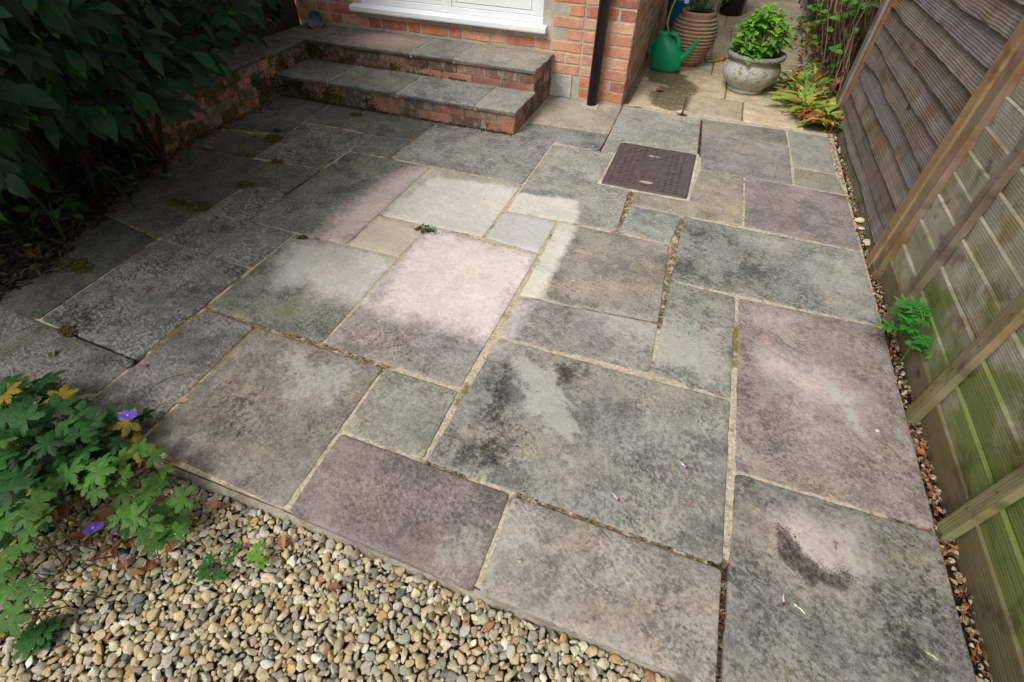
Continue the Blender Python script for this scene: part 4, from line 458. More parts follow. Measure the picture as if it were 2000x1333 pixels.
# ================================================================== SETTING
def grid_mesh(name, x0, x1, y0, y1, step, zf, mat, marks=None, keep=None):
    nx = max(2, int(round((x1 - x0) / step)) + 1); ny = max(2, int(round((y1 - y0) / step)) + 1)
    X, Y = np.meshgrid(np.linspace(x0, x1, nx), np.linspace(y0, y1, ny))
    X = X.ravel(); Y = Y.ravel(); Z = zf(X, Y)
    i = np.arange(nx * ny).reshape(ny, nx)
    F = np.stack([i[:-1, :-1].ravel(), i[:-1, 1:].ravel(), i[1:, 1:].ravel(), i[1:, :-1].ravel()], 1)
    if keep is not None:
        cx = X[F].mean(1); cy = Y[F].mean(1); F = F[keep(cx, cy)]
    me = mesh(name, np.stack([X, Y, Z], 1).tolist(), F.tolist(), mat, True)
    if marks is not None:
        at = me.color_attributes.new('marks', 'FLOAT_COLOR', 'POINT')
        at.data.foreach_set('color', marks(X, Y).astype(np.float32).ravel())
    return me

def vnoise(X, Y, s, seed=0.0):
    """cheap smooth noise from summed sines, about -1..1"""
    a = np.sin(X * s * 1.3 + 1.7 * np.sin(Y * s * 0.9 + seed) + seed * 3.1) * np.cos(Y * s * 1.1 + 1.3 * np.sin(X * s * 0.7 - seed) + seed)
    b = np.sin(X * s * 2.9 + Y * s * 2.3 + seed * 5.7 + 2 * np.sin(Y * s * 1.9)) * 0.5
    return (a + b) / 1.5

g = link('soil_ground', grid_mesh('soil_ground', -30, 30, -30, 30, 4.0, lambda X, Y: X * 0 - 0.085, GRIT)); tag(g, kind='structure')

# ---- masks
def seg_dist(X, Y, a, b):
    ax, ay = a; bx, by = b
    dx, dy = bx - ax, by - ay; L = dx * dx + dy * dy
    t = np.clip(((X - ax) * dx + (Y - ay) * dy) / L, 0, 1)
    return np.hypot(X - ax - t * dx, Y - ay - t * dy)

def poly_sdf(X, Y, P):
    d = np.full(X.shape, 1e9); ins = np.zeros(X.shape, bool); n = len(P)
    for i in range(n):
        a, b = P[i], P[(i + 1) % n]
        d = np.minimum(d, seg_dist(X, Y, a, b))
        c = ((a[1] > Y) != (b[1] > Y)) & (X < (b[0] - a[0]) * (Y - a[1]) / ((b[1] - a[1]) + 1e-12) + a[0])
        ins ^= c
    return np.where(ins, -d, d)

CH = {'c': 0, 'g': 1, 'd': 2, 'p': 3}
def stone_marks(X, Y):
    out = np.zeros((len(X), 4))
    for c, s, f, P in DATA['marks']:
        kk = 2.2 if c == 'p' else (1.6 if c == 'd' else 1.0)
        d = poly_sdf(X, Y, P) + kk * min(.02, f * .55) * vnoise(X, Y, 26, 3) + min(.012, f * .35) * vnoise(X, Y, 75, 1)
        v = np.clip(0.5 - d / (2 * f), 0, 1); v = v * v * (3 - 2 * v) * s
        out[:, CH[c]] = np.maximum(out[:, CH[c]], v)
    return out

JC = {'b': 0, 'm': 1, 'k': 2}
def joint_marks(X, Y):
    out = np.zeros((len(X), 4)); out[:, 3] = 1
    for t, a, b in DATA['joints']:
        d = seg_dist(X, Y, a, b)
        out[:, JC[t]] = np.maximum(out[:, JC[t]], np.clip(1.6 - d / 0.03, 0, 1))
    # the joints near the planting bed are mossy
    out[:, 1] = np.maximum(out[:, 1], np.clip((-1.5 - X) / 0.8, 0, 0.8) * (vnoise(X, Y, 6, 2) > -0.1))
    return out

def mortar_z(X, Y):
    m = joint_marks(X, Y)
    return -0.004 - 0.009 * np.clip(m[:, 2], 0, 1) - 0.004 * np.clip(m[:, 0], 0, 1) + 0.0016 * vnoise(X, Y, 40, 1) + 0.001 * vnoise(X, Y, 130, 4)

patio = link('patio', grid_mesh('patio', -2.9, 0.935, 0.375, 3.86, 0.0135, mortar_z, MORTAR, joint_marks)); tag(patio, kind='structure')
bm = bmesh.new()
add_box(bm, -2.9, 0.93, 0.378, 3.86, -0.12, -0.024)
link('concrete_bed', bm_mesh('concrete_bed', bm, CEMENT_OLD), patio)
# rough concrete haunch showing below the front slabs
hv, hf = [], []
n = 150
for i in range(n + 1):
    x = -2.4 + 3.35 * i / n
    o = 0.012 * noise.noise(Vector((x * 7, 1, 0))) + 0.006 * noise.noise(Vector((x * 31, 2, 0)))
    for k, (yy, zz) in enumerate(((0.375, -0.022), (0.366 + o * .5, -0.031), (0.357 + o * .8, -0.05), (0.35 + o, -0.095))):
        hv.append((x, yy, zz + o * 0.3))
for i in range(n):
    for k in range(3):
        a = i * 4 + k; hf.append((a, a + 4, a + 5, a + 1)[::-1])
link('concrete_haunch', mesh('concrete_haunch', hv, hf, CEMENT_OLD, True), patio)

def round_poly(P, r, seg=2):
    out = []; n = len(P)
    for i in range(n):
        p = Vector((*P[i], 0)); a = Vector((*P[i - 1], 0)); b = Vector((*P[(i + 1) % n], 0))
        u = (a - p); v = (b - p)
        ang = u.angle(v) if u.length and v.length else 3
        if ang > 2.9: out.append(tuple(p[:2])); continue
        rr = min(r, u.length * .3, v.length * .3)
        s, e = p + u.normalized() * rr, p + v.normalized() * rr
        for k in range(seg + 1):
            t = k / seg
            q = s * (1 - t) ** 2 + p * 2 * t * (1 - t) + e * t * t
            out.append(tuple(q[:2]))
    return out

def inset_poly(P, d):
    """shrink a CCW polygon by d"""
    n = len(P); out = []
    for i in range(n):
        p = Vector(P[i]); a = Vector(P[i - 1]); b = Vector(P[(i + 1) % n])
        e1 = (p - a).normalized(); e2 = (b - p).normalized()
        n1 = Vector((-e1.y, e1.x)); n2 = Vector((-e2.y, e2.x))
        m = n1 + n2
        if m.length < 1e-6: m = n1
        m.normalize(); c = max(0.35, m.dot(n1))
        out.append(tuple(p + m * d / c))
    return out

def ccw(P):
    A = sum(P[i - 1][0] * P[i][1] - P[i][0] * P[i - 1][1] for i in range(len(P)))
    return list(P) if A > 0 else list(reversed(P))

def slab_mesh(name, P, z=0.0, thick=0.03, gap=0.0045, step=0.032, ragged=0.0022, seed=0, marks=True, amp=0.0016, tilt=True, undercut=0.0):
    P = inset_poly(ccw(P), gap)
    P = round_poly(P, 0.014)
    sr = random.Random(seed)
    edge_in = 0.005
    Q = inset_poly(P, edge_in)
    bm = bmesh.new()
    vs = [bm.verts.new((x, y, 0)) for x, y in Q]
    bm.faces.new(vs)
    xs = [p[0] for p in Q]; ys = [p[1] for p in Q]
    def cuts(lo, hi):
        k = max(1, int((hi - lo) / step)); return [lo + (hi - lo) * (i + 0.013) / k for i in range(1, k)]
    for x in cuts(min(xs), max(xs)):
        bmesh.ops.bisect_plane(bm, geom=bm.verts[:] + bm.edges[:] + bm.faces[:], plane_co=(x, 0, 0), plane_no=(1, 0, 0))
    for y in cuts(min(ys), max(ys)):
        bmesh.ops.bisect_plane(bm, geom=bm.verts[:] + bm.edges[:] + bm.faces[:], plane_co=(0, y, 0), plane_no=(0, 1, 0))
    bmesh.ops.remove_doubles(bm, verts=bm.verts[:], dist=0.0015)
    bm.normal_update(); bm.faces.ensure_lookup_table()
    if bm.faces[0].normal.z < 0: bmesh.ops.reverse_faces(bm, faces=bm.faces[:])
    cx = sum(xs) / len(xs); cy = sum(ys) / len(ys)
    # outward direction at boundary verts
    be = [e for e in bm.edges if len(e.link_faces) == 1]
    nrm = {}
    for e in be:
        f = e.link_faces[0]; c = f.calc_center_median(); m = (e.verts[0].co + e.verts[1].co) / 2
        d = (e.verts[1].co - e.verts[0].co); o = Vector((d.y, -d.x, 0)).normalized()
        if o.dot(m - c) < 0: o = -o
        for v in e.verts: nrm[v] = nrm.get(v, Vector()) + o
    for v in nrm: nrm[v] = nrm[v].normalized()
    tx, ty = (sr.uniform(-.003, .003), sr.uniform(-.003, .003)) if tilt else (0, 0)
    so_ = Vector((seed * 3.1, seed * 1.7, 0))
    def zz(co):
        return z + tx * (co.x - cx) + ty * (co.y - cy) + amp * noise.noise(co * 5 + so_) + amp * 0.6 * noise.noise(co * 17 + so_)
    rag = {}
    for v in nrm:
        rag[v] = ragged * (noise.noise(v.co * 14 + so_) + 0.8 * noise.noise(v.co * 45 + so_))
    loops = {v: {} for v in nrm}
    for v, o in nrm.items():
        c = v.co.copy()
        top = zz(c)
        loops[v][0] = bm.verts.new((c.x + o.x * (0.0035 + rag[v]), c.y + o.y * (0.0035 + rag[v]), top - 0.0012))
        loops[v][1] = bm.verts.new((c.x + o.x * (edge_in + rag[v]), c.y + o.y * (edge_in + rag[v]), top - 0.0055))
        k = 1 if not undercut else noise.noise(c * 30 + so_)
        loops[v][2] = bm.verts.new((c.x + o.x * (edge_in + rag[v] - undercut * (0.6 + 0.5 * k)), c.y + o.y * (edge_in + rag[v] - undercut * (0.6 + .5 * k)), top - thick * .6))
        loops[v][3] = bm.verts.new((c.x + o.x * (edge_in - undercut * 1.4), c.y + o.y * (edge_in - undercut * 1.4), top - thick))
    for v in bm.verts:
        if v.co.z == 0 and v not in loops: v.co.z = zz(v.co)
    for v in nrm: v.co.z = zz(v.co)
    for e in be:
        a, b = e.verts
        f = e.link_faces[0]
        ls = [l for l in f.loops if l.edge == e][0]
        if ls.vert != a: a, b = b, a
        prev = (a, b)
        for k in range(4):
            cur = (loops[a][k], loops[b][k])
            try: bm.faces.new((prev[1], prev[0], cur[0], cur[1]))
            except ValueError: pass
            prev = cur
    me = bm_mesh(name, bm, STONE, True)
    n = len(me.vertices); co = np.zeros(n * 3, np.float32); me.vertices.foreach_get('co', co); co = co.reshape(-1, 3)
    at = me.color_attributes.new('marks', 'FLOAT_COLOR', 'POINT')
    mk = stone_marks(co[:, 0].astype(float), co[:, 1].astype(float)) if marks is True else (marks(co) if marks else np.zeros((n, 4)))
    at.data.foreach_set('color', mk.astype(np.float32).ravel())
    return me

TONEK = 1.30
def stone_props(o, tone, clean, grain=20, lichen=.3, dark=.5):
    tt = lin(tone, TONEK); o['tone'] = (tt[0] * 1.0, tt[1], tt[2] * .97); o['clean'] = lin(clean, 0.93); o['grain'] = math.radians(grain)
    o['lichen'] = float(lichen); o['dark'] = float(dark)
    return o

for i, (nm, P, tone, clean, gr, lc, dk) in enumerate(DATA['slabs']):
    w_ = 0.0055 if P[0][0] > -1.6 else 0.0035
    # cap mortar-bed overlap: slabs touching the bed lie a little high
    o = link('slab', slab_mesh('slab', P, 0.0, 0.03, w_, seed=i + 1, step=.02 if i < 14 else .03), patio)
    stone_props(o, tone, clean, gr, lc, dk)

# ---- paved path down the side of the house
def path_marks(co):
    X, Y = co[:, 0].astype(float), co[:, 1].astype(float); out = np.zeros((len(X), 4))
    d = np.minimum(np.hypot((X + 0.28) / 0.19, (Y - 4.62) / 0.22), np.minimum(np.hypot((X + 0.17) / 0.17, (Y - 4.12) / 0.30), np.hypot((X + .12) / .12, (Y - 4.4) / .2)))
    v = np.clip((1.08 - d + 0.12 * vnoise(X, Y, 16, 1)) / 0.14, 0, 1)
    out[:, 2] = v * 0.75; out[:, 1] = v * 0.75
    return out
side_path = link('side_path', grid_mesh('side_path', -0.5, 1.0, 3.87, 9.4, 0.03, lambda X, Y: -0.012 + 0.003 * vnoise(X, Y, 40, 2), MORTAR, lambda X, Y: np.stack([X * 0 + .5, X * 0 + .15, X * 0 + .45, X * 0 + 1], 1)))
tag(side_path, kind='structure')
rows = [(3.845, 4.262, [-.46, -.06, .35, .76]), (4.262, 4.83, [-.46, -.2, .215, .78]), (4.83, 5.27, [-.46, .075, .5, .95]),
        (5.27, 6.03, [-.46, .03, .62, .95]), (6.03, 6.6, [-.46, .18, .7, .95]), (6.6, 7.4, [-.46, .1, .95]), (7.4, 8.3, [-.46, .3, .95]), (8.3, 9.3, [-.46, .2, .95])]
k = 0
for y0, y1, xs in rows:
    for a, b in zip(xs[:-1], xs[1:]):
        k += 1
        o = link('slab', slab_mesh('path_slab', [(a, y0), (b, y0), (b, y1), (a, y1)], 0.0, 0.03, 0.006, step=0.05, seed=100 + k, marks=path_marks), side_path)
        c = rnd.choice([(170, 146, 100), (160, 138, 96), (176, 152, 106), (158, 138, 98)])
        if y0 > 5: c = tuple(v * 0.88 for v in c)
        stone_props(o, c, (200, 185, 150), rnd.uniform(-8, 8), .12, .25)

# ---- bricks -------------------------------------------------------
def brick_mesh(w_, h, seed, mat, rough=1.0):
    r = random.Random(seed); bm = bmesh.new()
    add_box(bm, -w_ / 2, w_ / 2, 0, 0.03, -h / 2, h / 2)
    bmesh.ops.subdivide_edges(bm, edges=[e for e in bm.edges if abs((e.verts[0].co - e.verts[1].co).x) > w_ * .5], cuts=3)
    fe = [e for e in bm.edges if all(v.co.y < 0.001 for v in e.verts) and len(e.link_faces) == 2 and any(f.normal.y > -0.5 for f in e.link_faces)]
    bm.normal_update()
    bmesh.ops.bevel(bm, geom=fe, offset=0.0035, segments=1, affect='EDGES')
    for v in bm.verts:
        k = 0.0016 * rough
        v.co += Vector((noise.noise(v.co * 30 + Vector((seed, 0, 0))) * k * 1.5, noise.noise(v.co * 25 + Vector((0, seed, 0))) * k, noise.noise(v.co * 30 + Vector((0, 0, seed))) * k * 1.3))
    return bm_mesh('brick', bm, mat)
BRS = [brick_mesh(0.2145, 0.0615, i, BRICK, 1.5) for i in range(4)]; BRH = [brick_mesh(0.1015, 0.0615, 10 + i, BRICK, 1.5) for i in range(3)]
OBS = [brick_mesh(0.215, 0.062, 20 + i, BRICK_OLD, 2.0) for i in range(4)]; OBH = [brick_mesh(0.1025, 0.062, 30 + i, BRICK_OLD, 2.0) for i in range(3)]
PAL_HOUSE = [(208, 116, 76), (214, 126, 88), (214, 144, 116), (200, 108, 70), (194, 102, 74), (216, 154, 126), (176, 94, 74), (210, 134, 102), (210, 120, 74)]
PAL_SIDE = [(176, 134, 114), (164, 120, 102), (184, 144, 126), (154, 116, 102)]
PAL_OLD = [(134, 90, 70), (116, 78, 66), (158, 94, 66), (108, 88, 78), (168, 104, 76), (100, 76, 70), (142, 110, 92), (176, 100, 66)]
def lay(parent, org, rz, L, z0, courses, pitch, S_, H_, pal, seed, skip=None, proud=0.004, stuff_from=None, flemish=True, from_end=False):
    """lay courses of bricks on a plane: local +x runs along, -y is the face"""
    r = random.Random(seed); M = Matrix.Translation(org) @ Matrix.Rotation(rz, 4, 'Z'); rest = None; extra = []
    for c in range(courses):
        x = 0.0; z = z0 + pitch * (c + .5); i = c % 2
        if c % 2: first = r.choice([0.1025, 0.160])
        else: first = 0.215
        while x < L - 0.02:
            wd = first if x == 0 else ((0.215 if i % 2 == 0 else 0.1025) if flemish else 0.215)
            if not x == 0 and r.random() < .06: wd *= .7
            i += 1
            wd = min(wd, L - x)
            xc = (L - x - wd / 2) if from_end else (x + wd / 2); x += wd + 0.013
            if wd < 0.03: continue
            if skip and skip(xc, wd, z): continue
            me = r.choice(S_ if wd > 0.13 else H_); base = 0.215 if wd > 0.13 else 0.1025
            loc = M @ Vector((xc, -proud - r.uniform(-.0012, .0015), z + r.uniform(-.0012, .0012)))
            tone = lin(r.choice(pal), r.uniform(.85, 1.05)); tone = (tone[0], tone[1] * 1.04, tone[2] * .84)
            if stuff_from is not None and stuff_from(xc, z):
                extra.append((me, loc, wd / base, tone)); continue
            link('brick', me, parent, loc, (r.uniform(-.004, .004), 0, rz + r.uniform(-.004, .004)), (wd / base, 1, 1), tone=tone)
    return extra
def join_bricks(extra, rz, parent, mat):
    s = Soup()
    for me, loc, sc, tone in extra:
        M = Matrix.Translation(loc) @ Matrix.Rotation(rz, 4, 'Z') @ Matrix.Diagonal((sc, 1, 1, 1))
        s.add([v.co for v in me.vertices], [tuple(p.vertices) for p in me.polygons], M, tone)
    if extra: s.build('upper_bricks', mat, parent, False, kind='stuff')
BR_SOUP = mat_tone('brick_distant', 'GEOMETRY', 0.9, 0.25, 30.0)

# ---- house
house = empty('brick_house', (-1.7, 3.9, 0)); tag(house, 'red brick house wall with white window frame behind the stepped landing', 'house')
def hp(o):  # parent to house keeping world coordinates
    o.location = Vector(o.location) - house.location; return o
HL = -0.5; HW = 3.8
bm = bmesh.new()
WX0, WX1, WZ0, WZ1 = -2.60, -1.135, 0.40, 2.1
add_box(bm, -6.0, WX0, HW, HW + .25, -0.1, 3.2)
add_box(bm, WX1, HL, HW, HW + .25, -0.1, 3.2)
add_box(bm, WX0, WX1, HW, HW + .25, -0.1, WZ0)
add_box(bm, WX0, WX1, HW, HW + .25, WZ1, 3.2)
add_box(bm, HL - .25, HL, HW + .25, 9.3, -0.1, 3.2)
o = link('wall_body', bm_mesh('wall_body', bm, CEMENT), house); hp(o)
grp = empty('x'); bpy.data.objects.remove(grp)
LW = 3.55
def sk(xc, wd, z):
    X = HL - LW + xc
    if X - wd / 2 < WX1 + 0.004 and X + wd / 2 > WX0 - .004 and WZ0 - 0.02 < z < WZ1: return True
    if z < 0.27 and X < -1.07: return True
    if z < .17 and X < -.885 and X > -1.1: return True
    return False
ex = lay(house, Vector((HL - LW, HW, 0)) - house.location, 0, LW, 0.008, 40, 0.0725, BRS, BRH, PAL_HOUSE, 5, sk, stuff_from=lambda x, z: z > .82, from_end=True)
join_bricks(ex, 0, house, BR_SOUP)
ex = lay(house, Vector((HL, HW, 0)) - house.location, math.pi / 2, 5.4, 0.008, 40, 0.0725, BRS, BRH, PAL_SIDE, 6, stuff_from=lambda x, z: z > .72 or x > 2.2, proud=0.004)
join_bricks(ex, math.pi / 2, house, BR_SOUP)
# patch of old render low in the corner by the steps
bm = bmesh.new(); add_box(bm, -1.06, -0.885, HW - .012, HW, 0.0, 0.155, 0.006, 0.004)
hp(link('cement_patch', bm_mesh('cement_patch', bm, mat_cement('pale_render', (0.30, 0.29, 0.25), (0.62, 0.62, 0.56))), house))
# window
win = link('window', None, house); win.empty_display_size = .1
def hw(name, bm, mat): return hp(link(name, bm_mesh(name, bm, mat), win))
bm = bmesh.new()
fy0, fy1 = HW + 0.015, HW + 0.085
add_box(bm, WX0, WX1, fy0, fy1, 0.452, 0.492, 0.004)
add_box(bm, WX0, WX0 + .062, fy0, fy1, 0.4925, WZ1 - .05, 0.004); add_box(bm, WX1 - .062, WX1, fy0, fy1, 0.4925, WZ1 - .05, .004)
add_box(bm, WX0, WX1, fy0, fy1, WZ1 - .0495, WZ1, 0.004)
mx = -1.868
add_box(bm, mx - .028, mx + .028, fy0 + .004, fy1, 0.4925, WZ1 - .05, .004)
hw('frame', bm, WHITE)
bm = bmesh.new()
v0 = HW - 0.052
pts = [(v0, 0.405), (v0 - .004, 0.413), (v0 - .002, 0.438), (v0 + .008, 0.444), (HW + .016, 0.4515), (HW + .016, 0.40)]
vv = []
for x in (-2.668, -1.098):
    vv.append([bm.verts.new((x, y, z)) for y, z in pts])
for i in range(len(pts)):
    j = (i + 1) % len(pts); bm.faces.new((vv[0][i], vv[0][j], vv[1][j], vv[1][i]))
bm.faces.new(vv[0]); bm.faces.new(list(reversed(vv[1])))
bmesh.ops.recalc_face_normals(bm, faces=bm.faces[:])
hw('sill', bm, WHITE)
GASK = mat_plain('grey_gasket', (0.28, 0.29, 0.30), 0.6)
for a, b in ((WX0 + .064, mx - .03), (mx + .03, WX1 - .064)):
    bm = bmesh.new()
    add_box(bm, a, b, fy0 + .014, fy1 - .01, 0.494, 0.518, .003)
    add_box(bm, a, a + .03, fy0 + .014, fy1 - .01, 0.5185, 0.94, .003); add_box(bm, b - .03, b, fy0 + .014, fy1 - .01, 0.5185, 0.94, .003)
    add_box(bm, a, b, fy0 + .014, fy1 - .01, 0.9405, 0.99, .003)
    hw('sash', bm, WHITE)
    bm = bmesh.new(); add_box(bm, a + .03, b - .03, fy0 + .020, fy1 - .02, 0.5183, 0.9403); hw('gasket', bm, GASK)
    bm = bmesh.new(); add_box(bm, a + .034, b - .034, fy0 + .017, fy1 - .025, 0.5225, 0.936, .0015); hw('white_panel', bm, WHITE)
    bm = bmesh.new(); add_box(bm, a + .005, b - .005, fy0 + .03, fy0 + .04, 0.992, WZ1 - .055)
    hw('glass_pane', bm, mat_plain('window_glass', (0.05, 0.06, 0.07), 0.05, 0.02, 5, 0, 0.8))
tag(win, None)
# end of a clay drain pipe standing against the foot of the wall
V, F = lathe([(0.052, 0.0), (0.062, 0.002), (0.065, 0.01), (0.064, 0.09), (0.058, 0.09), (0.056, 0.02), (0.0, 0.018)], 28)
PIPE_OLD = mat_plain('old_grey_pipe', (0.20, 0.20, 0.22), 0.7, 0.3, 30, 0.002)
o = link('drain_pipe_end', mesh('drain_pipe_end', V, F, PIPE_OLD, True), None, (-2.985, 3.72, 0.322), (math.radians(-82), 0, math.radians(28)))
o.rotation_euler = (math.radians(75), 0, math.radians(35))
tag(o, 'round grey pipe end lying against the foot of the brick wall left of the window', 'pipe')

# ---- steps, landing and retaining wall
steps = empty('garden_steps', (-1.9, 3.3, 0)); tag(steps, 'two brick steps with grey stone slab treads below the white window', 'steps')
SX = -1.05; WFX = -2.86
def sp_(o): o.location = Vector(o.location) - steps.location; return o
bm = bmesh.new()
add_box(bm, WFX + .0, SX - .002, 3.0, 3.392, -0.05, 0.122)
add_box(bm, WFX + .0, SX - .002, 3.394, HW - .006, -0.05, 0.257)
sp_(link('step_body', bm_mesh('step_body', bm, CEMENT_OLD), steps))
lay(steps, Vector((WFX, 3.0, 0)) - steps.location, 0, SX - WFX, 0.0, 2, 0.0635, OBS, OBH, PAL_OLD, 11, from_end=True, flemish=False)
lay(steps, Vector((WFX, 3.39, 0)) - steps.location, 0, SX - WFX, 0.132, 2, 0.0615, OBS, OBH, PAL_OLD[:5] + [(190, 100, 66), (198, 104, 66)], 12, from_end=True, flemish=False)
lay(steps, Vector((SX, 3.0, 0)) - steps.location, math.pi / 2, 0.39, 0.0, 2, 0.0635, OBS, OBH, PAL_OLD, 13)
lay(steps, Vector((SX, 3.39, 0)) - steps.location, math.pi / 2, 0.40, 0.0, 4, 0.0635, OBS, OBH, PAL_OLD, 14)
def step_slab(P, z, tone, lc, dk, seed, clean=(205, 180, 150), mk=None, grain=10):
    o = link('tread_slab', slab_mesh('tread_slab', P, z, 0.027, 0.003, seed=seed, ragged=0.0075, marks=mk, undercut=0.008, amp=.002), steps)
    stone_props(o, tone, clean, grain, lc, dk); return sp_(o)
yF, yB = 2.972, 3.386
for a, b, tone, lc, dk, sd_ in ((-2.855, -2.42, (96, 97, 88), .3, .5, 1), (-2.42, -1.878, (110, 112, 101), .4, .5, 2), (-1.878, -1.31, (120, 122, 118), .7, .6, 3), (-1.31, -1.03, (134, 128, 115), .4, .4, 4)):
    step_slab([(a, yF), (b, yF), (b, yB), (a, yB)], 0.15, tone, lc, dk, 200 + sd_)
def lm(cx, cy, rx, ry, s=.9):
    def f(co):
        X, Y = co[:, 0].astype(float), co[:, 1].astype(float); out = np.zeros((len(X), 4))
        d = np.hypot((X - cx) / rx, (Y - cy) / ry); out[:, 0] = np.clip(1.35 - d, 0, 1) * s
        return out
    return f
yF, yB = 3.362, HW - .004
step_slab([(-1.635, yF), (-1.028, yF), (-1.028, yB), (-1.635, yB)], 0.285, (128, 120, 106), .35, .4, 210)
step_slab([(-1.965, yF), (-1.635, yF), (-1.635, yB), (-1.965, yB)], 0.285, (112, 108, 98), .3, .5, 211)
step_slab([(-2.69, yF), (-1.965, yF), (-1.965, yB), (-2.69, yB)], 0.285, (104, 96, 86), .3, .5, 212, (186, 146, 122), lm(-2.27, 3.6, .33, .2, .85))
step_slab([(-3.12, yF), (-2.69, yF), (-2.69, yB), (-3.12, yB)], 0.285, (92, 90, 78), .3, .4, 213)

bm = bmesh.new()
for x in (-2.42, -1.878, -1.31): add_box(bm, x - .0045, x + .0045, 2.985, 3.384, .12, .1475, 0, .0012)
for x in (-1.635, -1.965, -2.69): add_box(bm, x - .0045, x + .0045, 3.375, HW - .006, .255, .2825, 0, .0012)
add_box(bm, WFX + .002, SX - .004, 2.988, 3.0005, .1225, .1275, 0, .0012); add_box(bm, WFX + .002, SX - .004, 3.378, 3.3905, .2575, .2625, 0, .0012)
sp_(link('joint_mortar', bm_mesh('joint_mortar', bm, CEMENT), steps))
rw = empty('retaining_wall', (-2.95, 2.5, 0)); tag(rw, 'low mossy brick retaining wall with stone coping along the shaded left side', 'wall')
def rp(o): o.location = Vector(o.location) - rw.location; return o
bm = bmesh.new(); add_box(bm, -3.12, WFX - .002, 1.86, 3.3935, -0.06, 0.2575); add_box(bm, -3.12, WFX - .002, 3.3945, HW - .004, -.06, .2575); rp(link('wall_body', bm_mesh('wall_body', bm, CEMENT_OLD), rw))
lay(rw, Vector((WFX, 1.86, 0)) - rw.location, math.pi / 2, 1.5, 0.0, 4, 0.0635, OBS, OBH, PAL_OLD + [(170, 78, 60), (150, 66, 54)], 21,
    skip=lambda x, wd, z: False)
for i, (a, b) in enumerate(((1.85, 2.42), (2.42, 2.9), (2.9, 3.358))):
    o = link('coping_slab', slab_mesh('coping_slab', [(-3.14, a), (-2.832, a), (-2.832, b), (-3.14, b)], 0.285, 0.027, 0.003, seed=230 + i, ragged=.004, marks=None, undercut=.006), rw)
    stone_props(o, (84, 82, 72), (150, 140, 120), 40, .3, .5); rp(o)

# ---- drainpipe
dp = empty('drainpipe', (-0.705, 3.725, 0)); tag(dp, 'black round plastic downpipe in front of the brick wall near its corner', 'drainpipe')
V, F = lathe([(0.0, 0.004), (0.036, 0.004), (0.036, 2.9), (0.0, 2.9)], 28)
link('pipe', mesh('pipe', V, F, BLACKP, True), dp)
for z in (0.95, 2.3):
    V, F = lathe([(0.037, z), (0.0415, z + .002), (0.0415, z + .06), (0.037, z + .062)], 28); link('collar', mesh('collar', V, F, BLACKP, True), dp)
    bm = bmesh.new(); add_box(bm, -.05, .05, .03, .07, z + .015, z + .045, .002); link('bracket', bm_mesh('bracket', bm, BLACKP), dp)
bm = bmesh.new(); add_box(bm, -.068, .06, -.062, .06, -.01, .0045, .002, .003)
link('mortar_collar', bm_mesh('mortar_collar', bm, mat_cement('fresh_mortar', (0.42, 0.36, 0.27), (0.6, 0.52, 0.4))), dp)

# ---- manhole cover
mc = empty('manhole_cover', (-0.139, 2.87, 0)); tag(mc, 'dark rectangular metal manhole cover with raised tread pattern set in the slabs', 'manhole cover')
IRON = mat_plain('painted_iron', (0.108, 0.086, 0.082), 0.42, 0.3, 22, 0.001, 0.55)
PALE_M = mat_cement('bedding_mortar', (0.42, 0.38, 0.30), (0.70, 0.66, 0.55))
mw, mh = 0.236, 0.296
def ring(bm, w_, h, z, r=.018, seg=4):
    out = []
    for sx, sy, a0 in ((1, 1, 0), (-1, 1, 90), (-1, -1, 180), (1, -1, 270)):
        for k in range(seg + 1):
            a = math.radians(a0 + 90 * k / seg); out.append(bm.verts.new((sx * (w_ - r) + r * math.cos(a), sy * (h - r) + r * math.sin(a), z)))
    return out
bm = bmesh.new()
def ell(bm, cx, cy, rx, ry, z, n=18): return [bm.verts.new((cx + rx * math.cos(2 * math.pi * i / n), cy + ry * math.sin(2 * math.pi * i / n), z)) for i in range(n)]
def loop_edges(bm, vs): return [bm.edges.new((vs[i], vs[(i + 1) % len(vs)])) for i in range(len(vs))]
zt = 0.001
outer = ring(bm, mw - .008, mh - .008, zt); H1 = ell(bm, -.005, .165, .040, .017, zt); H2 = ell(bm, -.002, -.187, .042, .019, zt)
es = loop_edges(bm, outer) + loop_edges(bm, H1) + loop_edges(bm, H2)
bmesh.ops.triangle_fill(bm, use_beauty=True, edges=es)
low = ring(bm, mw - .004, mh - .004, zt - .006)
for i in range(len(outer)): j = (i + 1) % len(outer); bm.faces.new((outer[j], outer[i], low[i], low[j]))
for Hs, cy, cx in ((H1, .165, -.005), (H2, -.187, -.002)):
    b1 = [bm.verts.new((v.co.x, v.co.y, zt - .012)) for v in Hs]
    b2 = [bm.verts.new((cx + (v.co.x - cx) * .5, cy + (v.co.y - cy) * .5, zt - .018)) for v in Hs]
    n = len(Hs)
    for i in range(n):
        j = (i + 1) % n; bm.faces.new((Hs[i], Hs[j], b1[j], b1[i])); bm.faces.new((b1[i], b1[j], b2[j], b2[i]))
    bm.faces.new(b2)
bmesh.ops.recalc_face_normals(bm, faces=bm.faces[:])
link('cover_plate', bm_mesh('cover_plate', bm, IRON), mc)
bm = bmesh.new()
a = ring(bm, mw, mh, zt - .001, .022); b = ring(bm, mw - .0055, mh - .0055, zt - .001, .018); c = ring(bm, mw, mh, -.03, .022); d = ring(bm, mw - .0055, mh - .0055, -.02, .018)
n = len(a)
for i in range(n):
    j = (i + 1) % n; bm.faces.new((a[i], a[j], b[j], b[i])); bm.faces.new((a[j], a[i], c[i], c[j])); bm.faces.new((b[i], b[j], d[j], d[i]))
bm.faces.new(d)
bmesh.ops.recalc_face_normals(bm, faces=bm.faces[:])
